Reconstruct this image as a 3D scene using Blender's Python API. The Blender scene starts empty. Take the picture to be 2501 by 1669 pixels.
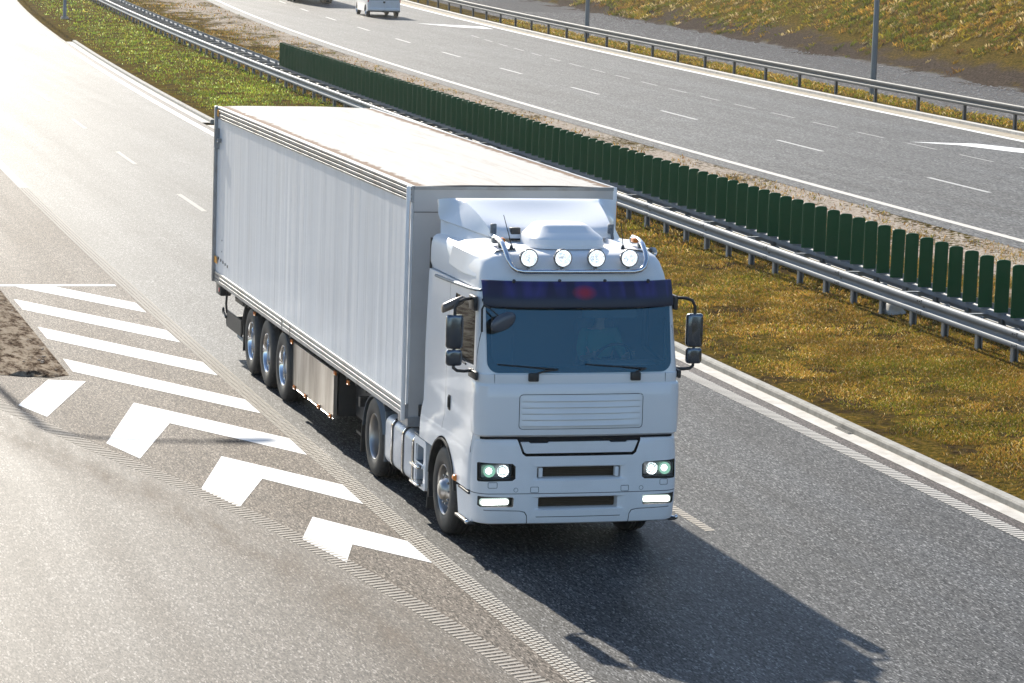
import bpy, bmesh, math, random
import numpy as np
from mathutils import Vector, Matrix
random.seed(7); rng = np.random.default_rng(7)
R = math.radians
sc = bpy.context.scene
col = sc.collection
PI = math.pi

# ------------------------------------------------------------------ materials
def new_mat(name):
    m = bpy.data.materials.new(name); m.use_nodes = True
    nt = m.node_tree; nt.nodes.clear()
    out = nt.nodes.new('ShaderNodeOutputMaterial')
    return m, nt, out
def N(nt, typ, **kw):
    n = nt.nodes.new(typ)
    for k, v in kw.items():
        if k in n.inputs.keys() if isinstance(k, str) else False: n.inputs[k].default_value = v
        else: setattr(n, k, v)
    return n
def inp(n, **kw):
    for k, v in kw.items(): n.inputs[k.replace('_', ' ')].default_value = v
def principled(nt, out, color=(.8,.8,.8), rough=.5, metal=0., spec=.5, coat=0., coat_rough=.05):
    b = nt.nodes.new('ShaderNodeBsdfPrincipled')
    b.inputs['Base Color'].default_value = (*color, 1)
    b.inputs['Roughness'].default_value = rough
    b.inputs['Metallic'].default_value = metal
    b.inputs['Specular IOR Level'].default_value = spec
    b.inputs['Coat Weight'].default_value = coat
    b.inputs['Coat Roughness'].default_value = coat_rough
    nt.links.new(b.outputs[0], out.inputs[0])
    return b
def tex_coord(nt, scale=(1,1,1), kind='Object', rot=(0,0,0)):
    tc = nt.nodes.new('ShaderNodeTexCoord'); mp = nt.nodes.new('ShaderNodeMapping')
    mp.inputs['Scale'].default_value = scale; mp.inputs['Rotation'].default_value = rot
    nt.links.new(tc.outputs[kind], mp.inputs[0]); return mp.outputs[0]
def noise(nt, vec, scale, detail=3, rough=.55, dist=0.):
    n = nt.nodes.new('ShaderNodeTexNoise')
    n.inputs['Scale'].default_value = scale; n.inputs['Detail'].default_value = detail
    n.inputs['Roughness'].default_value = rough; n.inputs['Distortion'].default_value = dist
    if vec is not None: nt.links.new(vec, n.inputs['Vector'])
    return n.outputs['Fac']
def ramp(nt, fac, stops, interp='LINEAR'):
    r = nt.nodes.new('ShaderNodeValToRGB'); cr = r.color_ramp; cr.interpolation = interp
    while len(cr.elements) < len(stops): cr.elements.new(.5)
    for e, (p, c) in zip(cr.elements, stops):
        e.position = p; e.color = (*c, 1) if len(c) == 3 else c
    nt.links.new(fac, r.inputs[0]); return r.outputs[0]
def g(v): return (v, v, v)
def mixc(nt, fac, a, b, mode='MIX'):
    m = nt.nodes.new('ShaderNodeMix'); m.data_type = 'RGBA'; m.blend_type = mode
    for s, v in ((m.inputs[0], fac), (m.inputs[6], a), (m.inputs[7], b)):
        if hasattr(v, 'is_linked') or isinstance(v, bpy.types.NodeSocket): nt.links.new(v, s)
        elif isinstance(v, (int, float)): s.default_value = v
        else: s.default_value = (*v, 1)
    return m.outputs[2]
def math_n(nt, op, a, b=None, clamp=False):
    m = nt.nodes.new('ShaderNodeMath'); m.operation = op; m.use_clamp = clamp
    for i, v in enumerate((a, b)):
        if v is None: continue
        if isinstance(v, bpy.types.NodeSocket): nt.links.new(v, m.inputs[i])
        else: m.inputs[i].default_value = v
    return m.outputs[0]
def bump(nt, bsdf, h, strength=.3, dist=.01):
    b = nt.nodes.new('ShaderNodeBump'); b.inputs['Strength'].default_value = strength
    b.inputs['Distance'].default_value = dist
    nt.links.new(h, b.inputs['Height']); nt.links.new(b.outputs[0], bsdf.inputs['Normal'])
def attr(nt, name, out='Fac'):
    a = nt.nodes.new('ShaderNodeAttribute'); a.attribute_name = name; return a.outputs[out]

M = {}
def simple(name, color, rough=.5, metal=0., spec=.5, coat=0., dirt=.0, dirt_col=(.12,.1,.08), scale=6., bump_s=0.):
    m, nt, out = new_mat(name); b = principled(nt, out, color, rough, metal, spec, coat)
    v = tex_coord(nt)
    n = noise(nt, v, scale, 5, .6)
    if dirt > 0:
        f = math_n(nt, 'MULTIPLY', ramp(nt, n, [(.45, g(0)), (.75, g(1))]), dirt)
        c = mixc(nt, f, color, dirt_col); nt.links.new(c, b.inputs['Base Color'])
    rr = math_n(nt, 'ADD', math_n(nt, 'MULTIPLY', n, .12), rough - .06, True)
    nt.links.new(rr, b.inputs['Roughness'])
    if bump_s: bump(nt, b, n, bump_s, .01)
    M[name] = m; return m

simple('white_paint', (.86,.865,.87), .32, coat=.35, dirt=.1, dirt_col=(.55,.53,.5), scale=1.6)
simple('plastic_white', (.86,.86,.865), .42, dirt=.18, dirt_col=(.5,.48,.45), scale=2.)
simple('black_plastic', (.022,.023,.025), .5, dirt=.25, dirt_col=(.06,.055,.05))
simple('flare_tinted_mesh', (.055,.036,.018), .7); simple('dark_void', (.006,.006,.007), .8)  # intake mesh: brown cast of the lens flare put into its colour
simple('cab_interior', (.20,.205,.215), .8)
simple('seat_cloth', (.13,.14,.16), .9)
simple('rubber', (.026,.026,.027), .62, dirt=.45, dirt_col=(.075,.07,.062), scale=9, bump_s=.1)
simple('chrome', (.75,.76,.78), .12, metal=1., dirt=.12, dirt_col=(.4,.36,.3), scale=3)
simple('rim_silver', (.44,.43,.42), .36, metal=1., dirt=.25, dirt_col=(.22,.18,.14), scale=5)
simple('galvanised', (.25,.268,.285), .6, metal=.0, spec=.15, dirt=.35, dirt_col=(.17,.185,.20), scale=1.2)
simple('rail_grey', (.135,.135,.132), .6, metal=.0, spec=.12, dirt=.4, dirt_col=(.16,.165,.17), scale=1.2)
simple('alu_rail', (.30,.31,.325), .42, metal=.3, dirt=.75, dirt_col=(.16,.13,.10), scale=3.)
simple('groove_dark', (.03,.03,.032), .6)
simple('chassis_black', (.02,.021,.023), .55, dirt=.4, dirt_col=(.06,.052,.045))
simple('fender_grey', (.10,.125,.15), .5, dirt=.3, dirt_col=(.15,.13,.11))
simple('tank_alu', (.60,.63,.68), .36, metal=.25, dirt=.2, dirt_col=(.42,.42,.43), scale=1.5)
simple('amber', (.75,.22,.02), .3, spec=.6)
simple('orange_tape', (.85,.36,.02), .5, dirt=.3, dirt_col=(.5,.25,.05), scale=15)
simple('red_lens', (.5,.02,.015), .25)
simple('lamp_steel', (.19,.215,.235), .5, metal=.55, dirt=.3, dirt_col=(.13,.14,.15), scale=3)
simple('panel_green', (.010,.078,.026), .5, spec=.2, dirt=.45, dirt_col=(.022,.10,.042), scale=3, bump_s=.06)
simple('skin', (.55,.33,.24), .55)
simple('shirt', (.10,.28,.20), .85)
simple('hair', (.03,.02,.015), .7)
simple('trousers', (.03,.035,.05), .9)
simple('van_white', (.72,.73,.76), .32, coat=.5, dirt=.2, dirt_col=(.5,.48,.45))
simple('lorry_blue', (.06,.10,.17), .4, dirt=.3)
simple('stone', (.55,.53,.48), .85, dirt=.5, dirt_col=(.3,.27,.22), scale=12, bump_s=.6)
simple('kerb_joint', (.19,.18,.16), .9); simple('concrete_drain', (.05,.05,.05), .9)

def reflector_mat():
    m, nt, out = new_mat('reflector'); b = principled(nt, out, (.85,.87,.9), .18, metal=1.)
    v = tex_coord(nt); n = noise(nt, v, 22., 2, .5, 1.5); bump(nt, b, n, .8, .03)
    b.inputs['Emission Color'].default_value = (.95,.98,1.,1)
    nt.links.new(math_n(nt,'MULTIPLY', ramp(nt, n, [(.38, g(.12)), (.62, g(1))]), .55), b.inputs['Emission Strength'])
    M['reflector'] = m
reflector_mat()
# trailer side: painted panel with shallow vertical flutes
def fluted():
    m, nt, out = new_mat('trailer_panel'); b = principled(nt, out, (.74,.76,.79), .42, coat=.08)
    v = tex_coord(nt, (1.,1.,.012)); n1 = noise(nt, v, 3.4, 3, .7)
    v2 = tex_coord(nt, (1.,1.,.05)); n2 = noise(nt, v2, 1.1, 3, .6)
    v3 = tex_coord(nt, (1.,1.,.25)); n3 = noise(nt, v3, 3., 5, .7)
    c = mixc(nt, ramp(nt, n1, [(.4, g(0)), (.72, g(1))]), (.75,.77,.80), (.66,.68,.71))
    c = mixc(nt, math_n(nt,'MULTIPLY', ramp(nt, n3, [(.52, g(0)), (.8, g(1))]), .35), c, (.52,.50,.47))
    nt.links.new(c, b.inputs['Base Color'])
    h = math_n(nt, 'ADD', math_n(nt,'MULTIPLY', n1, .6), n2)
    bump(nt, b, h, .55, .035)
    M['trailer_panel'] = m
fluted()
def roof_mat():
    m, nt, out = new_mat('trailer_roof'); b = principled(nt, out, (.72,.70,.68), .75, spec=.08)
    v = tex_coord(nt, (.25,3.5,1.)); n = noise(nt, v, 2.4, 7, .75)
    v2 = tex_coord(nt); n2 = noise(nt, v2, 5., 5, .7)
    c = mixc(nt, ramp(nt, n, [(.52, g(0)), (.78, g(1))]), (.46,.445,.42), (.33,.27,.22))
    # brown dirt gathered along both long edges
    sx = nt.nodes.new('ShaderNodeSeparateXYZ'); tc = nt.nodes.new('ShaderNodeTexCoord'); nt.links.new(tc.outputs['Object'], sx.inputs[0])
    ay = math_n(nt, 'ABSOLUTE', sx.outputs[1])
    e = math_n(nt, 'ADD', ay, math_n(nt, 'MULTIPLY', math_n(nt,'SUBTRACT', n2, .5), .34))
    ev = ramp(nt, math_n(nt,'SUBTRACT', e, .5), [(.615, g(0)), (.665, g(1))])
    c = mixc(nt, math_n(nt,'MULTIPLY', ev, .92), c, (.125,.055,.018))
    nt.links.new(c, b.inputs['Base Color']); bump(nt, b, n2, .15, .02)
    M['trailer_roof'] = m
roof_mat()
def box_steel():
    m, nt, out = new_mat('brushed_steel'); b = principled(nt, out, (.4,.38,.36), .33, metal=.9)
    v = tex_coord(nt, (1.,1.,.12)); n = noise(nt, v, 3.2, 5, .65)
    c = ramp(nt, n, [(.3, (.62,.60,.57)), (.5, (.42,.38,.34)), (.7, (.24,.20,.17))])
    nt.links.new(c, b.inputs['Base Color'])
    nt.links.new(ramp(nt, n, [(.3, g(.28)), (.7, g(.5))]), b.inputs['Roughness'])
    M['brushed_steel'] = m
box_steel()

def asphalt(name, dark, light, tint, rough=.55, streak=.3, spec=.5, grain=70., amp=1., bright=(.42,.42,.42)):
    m, nt, out = new_mat(name); b = principled(nt, out, light, rough, spec=spec)
    v = tex_coord(nt); vg = tex_coord(nt, (.26,1.,1.))
    n1 = noise(nt, vg, grain, 2., .65); n2 = noise(nt, vg, grain*2.3, 1., .6)
    vs = tex_coord(nt, (.03,1.,1.)); n3 = noise(nt, vs, 1.3, 4, .55)
    n4 = noise(nt, v, .35, 4, .6)
    vo = nt.nodes.new('ShaderNodeTexVoronoi'); vo.inputs['Scale'].default_value = grain; nt.links.new(vg, vo.inputs['Vector'])
    sx = nt.nodes.new('ShaderNodeSeparateColor'); nt.links.new(vo.outputs['Color'], sx.inputs[0])
    s = math_n(nt,'ADD', math_n(nt,'MULTIPLY', sx.outputs[0], .62), math_n(nt,'MULTIPLY', n1, .38))   # single stones of the surfacing, each its own grey
    c = ramp(nt, s, [(.26, dark), (.40, tuple(.72*x for x in light)), (.63, tuple(1.2*x for x in light)), (.74, tuple(1.65*x for x in light)), (.83, bright)])
    c = mixc(nt, math_n(nt,'MULTIPLY', ramp(nt, n3, [(.35, g(0)), (.7, g(1))]), streak), c, tint, 'MULTIPLY')
    c = mixc(nt, math_n(nt,'MULTIPLY', ramp(nt, n4, [(.4, g(0)), (.7, g(1))]), streak*.8), c, tint, 'MULTIPLY')
    nt.links.new(c, b.inputs['Base Color'])
    rr = math_n(nt,'ADD', math_n(nt,'MULTIPLY', n3, .16), rough-.08)
    nt.links.new(rr, b.inputs['Roughness'])
    bump(nt, b, s, .16, .006)
    M[name] = m
asphalt('asphalt_lane', (.014,.014,.015), (.084,.083,.082), (.58,.56,.54), .56, spec=.068, amp=1.9, streak=.55, bright=(.36,.355,.345))
asphalt('asphalt_far', (.036,.035,.034), (.100,.098,.095), (.56,.55,.54), .62, .5, spec=.08, grain=34., amp=1.2, bright=(.27,.265,.255))
asphalt('asphalt_gore', (.025,.02,.016), (.128,.108,.091), (.75,.68,.60), .66, spec=.05, streak=.5, amp=1.9, bright=(.40,.36,.31))
asphalt('asphalt_ramp', (.02,.018,.016), (.100,.088,.077), (.74,.69,.63), .60, spec=.088, streak=.6, amp=1.9, bright=(.38,.355,.33))
asphalt('asphalt_strip', (.02,.017,.016), (.075,.063,.059), (.7,.66,.64), .66, spec=.1, amp=.8, bright=(.25,.21,.19))
def paint_line(name, color=(.80,.80,.78), wear=.35):
    m, nt, out = new_mat(name); b = principled(nt, out, color, .7, spec=.1)
    v = tex_coord(nt); n = noise(nt, v, 9., 6, .75); n2 = noise(nt, v, 55., 2)
    f = math_n(nt,'MULTIPLY', ramp(nt, math_n(nt,'ADD', math_n(nt,'MULTIPLY', n, .7), math_n(nt,'MULTIPLY', n2, .3)), [(.55, g(0)), (.75, g(1))]), wear)
    c = mixc(nt, f, color, (.36,.33,.30)); nt.links.new(c, b.inputs['Base Color'])
    bump(nt, b, n2, .2, .003); M[name] = m
paint_line('line_paint'); paint_line('line_old', (.33,.315,.285), .6); paint_line('chevron_paint', (.80,.80,.79), .4); paint_line('rumble_old', (.47,.43,.37), .5); paint_line('rumble_faint', (.37,.33,.28), .5); paint_line('rumble_pale', (.56,.53,.48), .5); paint_line('line_far_old', (.30,.295,.285), .5); paint_line('line_far', (.46,.455,.44), .5)
def concrete(name, a, bcol, scale=5.):
    m, nt, out = new_mat(name); b = principled(nt, out, a, .85, spec=.12)
    v = tex_coord(nt); n = noise(nt, v, scale, 6, .7); n2 = noise(nt, v, 60., 2)
    c = mixc(nt, ramp(nt, n, [(.4, g(0)), (.72, g(1))]), a, bcol)
    nt.links.new(c, b.inputs['Base Color']); bump(nt, b, n2, .3, .004); M[name] = m
concrete('concrete_kerb', (.40,.385,.35), (.25,.24,.21)); concrete('concrete_gutter', (.58,.56,.52), (.40,.37,.32), 3.)
concrete('concrete_tan', (.42,.37,.29), (.27,.22,.16), 2.)

# ground: soil and thin grass; lat = 0 at the near kerb, 1 at the median rail, 2 at the far road edge, 3 far verge, 4 foot of the hill
def ground_mat():
    m, nt, out = new_mat('soil_and_turf'); b = principled(nt, out, (.1,.08,.05), 1., spec=.0)
    v = tex_coord(nt); vs = tex_coord(nt, (.35,1,1))
    n1 = noise(nt, v, 1.1, 5, .65); n2 = noise(nt, v, 9., 5, .7); n3 = noise(nt, vs, .8, 5, .7); n4 = noise(nt, v, 35., 3, .6)
    lat = attr(nt, 'lat')
    soil = ramp(nt, n2, [(.3, (.018,.013,.008)), (.55, (.062,.043,.022)), (.75, (.12,.088,.05))])
    turf = ramp(nt, n2, [(.3, (.022,.020,.007)), (.5, (.105,.078,.018)), (.68, (.23,.135,.036))])
    sand = ramp(nt, n2, [(.34, (.10,.065,.045)), (.44, (.36,.30,.24)), (.7, (.56,.50,.43))])
    gravel = ramp(nt, n4, [(.3, (.055,.053,.052)), (.5, (.15,.145,.142)), (.7, (.30,.295,.285))])
    c = mixc(nt, math_n(nt,'MULTIPLY', ramp(nt, n1, [(.46, g(0)), (.6, g(1))]), ramp(nt, math_n(nt,'MULTIPLY', lat, .2), [(.80, g(1)), (.84, g(.25))])), turf, soil)
    wob = math_n(nt,'ADD', lat, math_n(nt,'MULTIPLY', math_n(nt,'SUBTRACT', n3, .5), .9))
    fs = ramp(nt, math_n(nt,'MULTIPLY', wob, .25), [(.375, g(0)), (.41, g(1)), (.55, g(1)), (.57, g(0))])
    c = mixc(nt, math_n(nt,'MULTIPLY', fs, ramp(nt, math_n(nt,'ADD', math_n(nt,'MULTIPLY', n3, .5), math_n(nt,'MULTIPLY', n2, .5)), [(.44, g(0)), (.50, g(1))])), c, sand)
    wob2 = math_n(nt,'ADD', lat, math_n(nt,'MULTIPLY', math_n(nt,'SUBTRACT', n2, .5), .12))
    fg = ramp(nt, math_n(nt,'MULTIPLY', wob2, .2), [(.640, g(0)), (.648, g(1)), (.798, g(1)), (.806, g(0))])
    c = mixc(nt, fg, c, gravel)
    # foot of the hill: bare grey-brown soil thinning out up the slope
    fh = ramp(nt, math_n(nt,'MULTIPLY', math_n(nt,'ADD', lat, math_n(nt,'MULTIPLY', math_n(nt,'SUBTRACT', n3, .5), .8)), .2), [(.79, g(0)), (.80, g(1)), (.825, g(1)), (.86, g(0))])
    bare = ramp(nt, n2, [(.3, (.028,.022,.018)), (.55, (.085,.066,.052)), (.72, (.16,.125,.10))])
    c = mixc(nt, fh, c, bare)
    nt.links.new(c, b.inputs['Base Color'])
    h = math_n(nt,'ADD', n2, math_n(nt,'MULTIPLY', n4, .4)); bump(nt, b, h, .9, .06)
    M['ground'] = m
ground_mat()
def dirt_mat():
    m, nt, out = new_mat('dirt_patch'); b = principled(nt, out, (.3,.24,.18), 1., spec=.0)
    v = tex_coord(nt); n = noise(nt, tex_coord(nt, (.4,1.,1.)), 5., 7, .8); n2 = noise(nt, v, 45., 3)
    c = ramp(nt, n, [(.38, (.03,.02,.014)), (.46, (.15,.11,.08)), (.53, (.34,.28,.21)), (.7, (.46,.40,.33))])
    nt.links.new(c, b.inputs['Base Color']); bump(nt, b, math_n(nt,'ADD', n, math_n(nt,'MULTIPLY', n2, .4)), 1., .08)
    M['dirt_patch'] = m
dirt_mat()
def dust_mat():
    m, nt, out = new_mat('dust'); b = principled(nt, out, (.42,.35,.28), 1., spec=.0)
    v = tex_coord(nt, (.25,1.,1.)); n = noise(nt, v, 3.5, 6, .7); n2 = noise(nt, tex_coord(nt), 60., 3, .6)
    u = attr(nt, 'edge')
    f = math_n(nt,'MULTIPLY', u, ramp(nt, math_n(nt,'ADD', math_n(nt,'MULTIPLY', n,.65), math_n(nt,'MULTIPLY', n2,.35)), [(.4, g(0)), (.68, g(.5))]))
    nt.links.new(ramp(nt, n2, [(.3,(.25,.205,.16)),(.6,(.36,.30,.24))]), b.inputs['Base Color'])
    t = nt.nodes.new('ShaderNodeBsdfTransparent'); mx = nt.nodes.new('ShaderNodeMixShader')
    nt.links.new(f, mx.inputs[0]); nt.links.new(t.outputs[0], mx.inputs[1]); nt.links.new(b.outputs[0], mx.inputs[2]); nt.links.new(mx.outputs[0], out.inputs[0])
    M['dust'] = m
dust_mat()
def blade_mat():
    m, nt, out = new_mat('grass_blade')
    c = attr(nt, 'tint', 'Color')
    d = nt.nodes.new('ShaderNodeBsdfDiffuse'); t = nt.nodes.new('ShaderNodeBsdfTranslucent'); gl = nt.nodes.new('ShaderNodeBsdfGlossy')
    gl.inputs['Roughness'].default_value = .45; gl.inputs['Color'].default_value = (.5,.5,.45,1)
    nt.links.new(c, d.inputs[0]); nt.links.new(c, t.inputs[0])
    m1 = nt.nodes.new('ShaderNodeMixShader'); m1.inputs[0].default_value = .45
    nt.links.new(d.outputs[0], m1.inputs[1]); nt.links.new(t.outputs[0], m1.inputs[2])
    m2 = nt.nodes.new('ShaderNodeMixShader'); m2.inputs[0].default_value = .06
    nt.links.new(m1.outputs[0], m2.inputs[1]); nt.links.new(gl.outputs[0], m2.inputs[2]); nt.links.new(m2.outputs[0], out.inputs[0])
    M['blade'] = m
blade_mat()
def glass_mat(name, tint, refl, rough=.02, gcol=(.8,.9,1.)):
    m, nt, out = new_mat(name)
    t = nt.nodes.new('ShaderNodeBsdfTransparent'); t.inputs[0].default_value = (*tint, 1)
    gl = nt.nodes.new('ShaderNodeBsdfGlossy'); gl.inputs['Roughness'].default_value = rough; gl.inputs['Color'].default_value = (*gcol, 1)
    fr = nt.nodes.new('ShaderNodeFresnel'); fr.inputs[0].default_value = 1.5
    f = math_n(nt,'ADD', fr.outputs[0], refl, True)
    mx = nt.nodes.new('ShaderNodeMixShader'); nt.links.new(f, mx.inputs[0]); nt.links.new(t.outputs[0], mx.inputs[1]); nt.links.new(gl.outputs[0], mx.inputs[2]); nt.links.new(mx.outputs[0], out.inputs[0])
    M[name] = m
glass_mat('windscreen_glass', (.62,.74,.76), .10, .03, (.25,.49,.64)); glass_mat('side_glass', (.42,.5,.45), .06); glass_mat('lens_glass', (.9,.93,.95), .05); glass_mat('visor_glass', (.03,.035,.12), .03, .15, (.6,.65,1.))
def emit(name, c, s):
    m, nt, out = new_mat(name); e = nt.nodes.new('ShaderNodeEmission'); e.inputs[0].default_value = (*c, 1); e.inputs[1].default_value = s
    nt.links.new(e.outputs[0], out.inputs[0]); M[name] = m
emit('lit_white', (1.,.99,.95), 6.); emit('lit_cool', (.82,1.,.92), 6.); emit('lit_soft', (.75,.95,.88), .42); emit('lit_green', (.42,.85,.62), .5)
def visor_mark():
    m, nt, out = new_mat('visor_mark'); b = principled(nt, out, (.02,.02,.1), .4)
    tc = nt.nodes.new('ShaderNodeTexCoord'); mp = nt.nodes.new('ShaderNodeMapping'); mp.inputs['Location'].default_value = (0, -.02/.16, -3.055/.09); mp.inputs['Scale'].default_value = (0, 1/.16, 1/.09)
    nt.links.new(tc.outputs['Object'], mp.inputs[0])
    gr = nt.nodes.new('ShaderNodeTexGradient'); gr.gradient_type = 'SPHERICAL'; nt.links.new(mp.outputs[0], gr.inputs[0])
    sx = nt.nodes.new('ShaderNodeSeparateXYZ'); nt.links.new(tc.outputs['Object'], sx.inputs[0])
    n = noise(nt, tex_coord(nt, (0, 1, .2)), 4.5, 1, .4)
    base = ramp(nt, n, [(.38, (.012,.012,.05)), (.5, (.03,.028,.16)), (.62, (.014,.018,.075))])
    low = ramp(nt, math_n(nt,'SUBTRACT', sx.outputs[2], 2.5), [(.46, (.012,.026,.058)), (.54, (1,1,1))])
    base = mixc(nt, ramp(nt, math_n(nt,'SUBTRACT', sx.outputs[2], 2.5), [(.47, g(1)), (.53, g(0))]), base, (.008,.018,.045))
    c = mixc(nt, ramp(nt, gr.outputs['Fac'], [(.0, g(0)), (.75, g(.8))]), base, (.42,.015,.03))
    nt.links.new(c, b.inputs['Base Color']); M['visor'] = m
visor_mark()

# ------------------------------------------------------------------ mesh helpers
class MB:
    def __init__(s): s.v = []; s.f = []; s.m = []
    def add(s, vs, fs, mat=0):
        o = len(s.v); s.v += [tuple(p) for p in vs]
        for f in fs: s.f.append(tuple(i+o for i in f)); s.m.append(mat)
        return s
    def box(s, x0, x1, y0, y1, z0, z1, mat=0, bev=0., seg=2):
        if bev <= 0:
            vs = [(x,y,z) for x in (x0,x1) for y in (y0,y1) for z in (z0,z1)]
            return s.add(vs, [(0,1,3,2),(4,6,7,5),(0,4,5,1),(2,3,7,6),(0,2,6,4),(1,5,7,3)], mat)
        bm = bmesh.new(); bmesh.ops.create_cube(bm, size=1.)
        for v in bm.verts: v.co = Vector(((x0+x1)/2+v.co.x*(x1-x0), (y0+y1)/2+v.co.y*(y1-y0), (z0+z1)/2+v.co.z*(z1-z0)))
        bmesh.ops.bevel(bm, geom=bm.edges[:], offset=min(bev, .49*min(abs(x1-x0),abs(y1-y0),abs(z1-z0))), segments=seg, affect='EDGES', profile=.5)
        return s.bm(bm, mat)
    def bm(s, bm, mat=0, free=True):
        bm.verts.index_update()
        s.add([v.co for v in bm.verts], [[v.index for v in f.verts] for f in bm.faces], mat)
        if free: bm.free()
        return s
    def loft(s, rings, mat=0, closed=True, cap=True, loop=False):
        n = len(rings[0]); vs = [p for r in rings for p in r]; fs = []
        nr = len(rings)
        for i in range(nr if loop else nr-1):
            a = i*n; b = ((i+1) % nr)*n
            for j in range(n if closed else n-1):
                k = (j+1) % n; fs.append((a+j, a+k, b+k, b+j))
        if cap and closed and not loop:
            fs.append(tuple(range(n-1,-1,-1))); fs.append(tuple((nr-1)*n+j for j in range(n)))
        return s.add(vs, fs, mat)
    def tube(s, path, r, n=10, mat=0, cap=True):
        P = [Vector(p) for p in path]; rings = []
        up = None
        for i, p in enumerate(P):
            t = (P[min(i+1,len(P)-1)] - P[max(i-1,0)]).normalized()
            if up is None:
                up = Vector((0,0,1)) if abs(t.z) < .9 else Vector((1,0,0))
            a = t.cross(up).normalized(); b = a.cross(t).normalized(); up = b
            rr = r[i] if isinstance(r, (list, tuple)) else r
            rings.append([p + a*math.cos(2*PI*k/n)*rr + b*math.sin(2*PI*k/n)*rr for k in range(n)])
        return s.loft(rings, mat, cap=cap)
    def lathe(s, prof, c=(0,0,0), axis='y', n=32, mat=0, cap=False):
        rings = []
        for a, r in prof:
            ring = []
            for k in range(n):
                t = 2*PI*k/n; q = (r*math.cos(t), r*math.sin(t))
                if axis == 'y': p = (c[0]+q[0], c[1]+a, c[2]+q[1])
                elif axis == 'x': p = (c[0]+a, c[1]+q[0], c[2]+q[1])
                else: p = (c[0]+q[0], c[1]+q[1], c[2]+a)
                ring.append(p)
            rings.append(ring)
        return s.loft(rings, mat, cap=cap)
    def prism(s, poly, axis, a, b, mat=0):
        def P(u, v, t): return {'x': (t,u,v), 'y': (u,t,v), 'z': (u,v,t)}[axis]
        return s.loft([[P(u,v,a) for u,v in poly], [P(u,v,b) for u,v in poly]], mat)
    def build(s, name, mats, parent=None, smooth=35., fix=True):
        me = bpy.data.meshes.new(name); me.from_pydata(s.v, [], s.f)
        if isinstance(mats, str): mats = [mats]
        for m in mats: me.materials.append(M[m])
        me.polygons.foreach_set('material_index', s.m)
        if fix:
            bm = bmesh.new(); bm.from_mesh(me)
            bmesh.ops.recalc_face_normals(bm, faces=bm.faces[:]); bm.to_mesh(me); bm.free()
        finish(me, smooth)
        o = bpy.data.objects.new(name, me); col.objects.link(o)
        if parent is not None:
            o.parent = parent; o.location = -world_of(parent)
        return o
def finish(me, smooth):
    if smooth:
        me.shade_smooth(); me.set_sharp_from_angle(angle=R(smooth))
    me.update()
def world_of(o):
    p = Vector((0,0,0))
    while o is not None: p = p + Vector(o.location); o = o.parent
    return p
def rrect(u0, u1, v0, v1, r, n=4):
    pts = []
    for cu, cv, a0 in ((u1-r,v1-r,0),(u0+r,v1-r,90),(u0+r,v0+r,180),(u1-r,v0+r,270)):
        for k in range(n+1):
            a = R(a0+90*k/n); pts.append((cu+r*math.cos(a), cv+r*math.sin(a)))
    return pts
def tag(o, label=None, cat=None, group=None, kind=None):
    if label: o['label'] = label
    if cat: o['category'] = cat
    if group: o['group'] = group
    if kind: o['kind'] = kind
    return o
def thing(name, label, cat, loc=(0,0,0), rz=0., group=None):
    o = bpy.data.objects.new(name, None); col.objects.link(o); o.location = loc; o.rotation_euler = (0,0,rz); o.empty_display_size = .3
    return tag(o, label, cat, group)
def boolean(o, cutters, op='DIFFERENCE', smooth=35.):
    for c in cutters:
        md = o.modifiers.new('b', 'BOOLEAN'); md.object = c; md.operation = op; md.solver = 'EXACT'; md.material_mode = 'TRANSFER'
    dg = bpy.context.evaluated_depsgraph_get(); dg.update()
    me = bpy.data.meshes.new_from_object(o.evaluated_get(dg))
    o.modifiers.clear(); old = o.data; o.data = me; bpy.data.meshes.remove(old)
    for c in cutters:
        d = c.data; bpy.data.objects.remove(c); bpy.data.meshes.remove(d)
    finish(me, smooth)
    return o
def cutter(mb, mat, parent=None):
    o = mb.build('cut', mat, None, 0)
    if parent is not None: o.parent = parent; o.location = -world_of(parent)
    return o

# ------------------------------------------------------------------ the lines of the road (metres; the lorry's lane runs along +x)
def Kx(x): return 6.44 + .0031*x + .000254*x*x            # face of the median kerb
def Rx(x): return 10.83 - .0058*x + .000186*x*x           # face of the near median rail
def Nx(x): return 18.49 + .0247*x + .00039*x*x            # edge line of the far carriageway
def D1(x): return 22.12 + .0151*x + .000343*x*x
def D2(x): return 27.66 + .0661*x + .000725*x*x
def FE(x): return 30.05 + .0060*x + .000281*x*x
def FK(x): return 31.95 + .0279*x + .000383*x*x
def HF(x): return max(FK(x)+4.2, 37.9 - .051*x + .00006*x*x)
ZF = .6                                                   # level of the far carriageway
def rampline(x):
    pts = [(-40,-11.2),(-30,-9.6),(-20,-7.7),(-14,-6.4),(-9.6,-5.39),(-5.62,-4.43),(-2.8,-3.6),(.19,-2.92),(3.63,-2.4),(7.,-2.01),(12,-1.72),(20,-1.66),(60,-1.6)]
    for (x0,y0),(x1,y1) in zip(pts, pts[1:]):
        if x <= x1: return y0 + (y1-y0)*(x-x0)/(x1-x0)
    return pts[-1][1]
_rl = [rampline(-42+.5*i) for i in range(220)]
for _ in range(12): _rl = [_rl[0]] + [(_rl[i-1]+_rl[i]*2+_rl[i+1])/4 for i in range(1,219)] + [_rl[-1]]
def RL(x):
    t = max(0, min(218.99, (x+42)/.5)); i = int(t); return _rl[i]+(_rl[i+1]-_rl[i])*(t-i)

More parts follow.
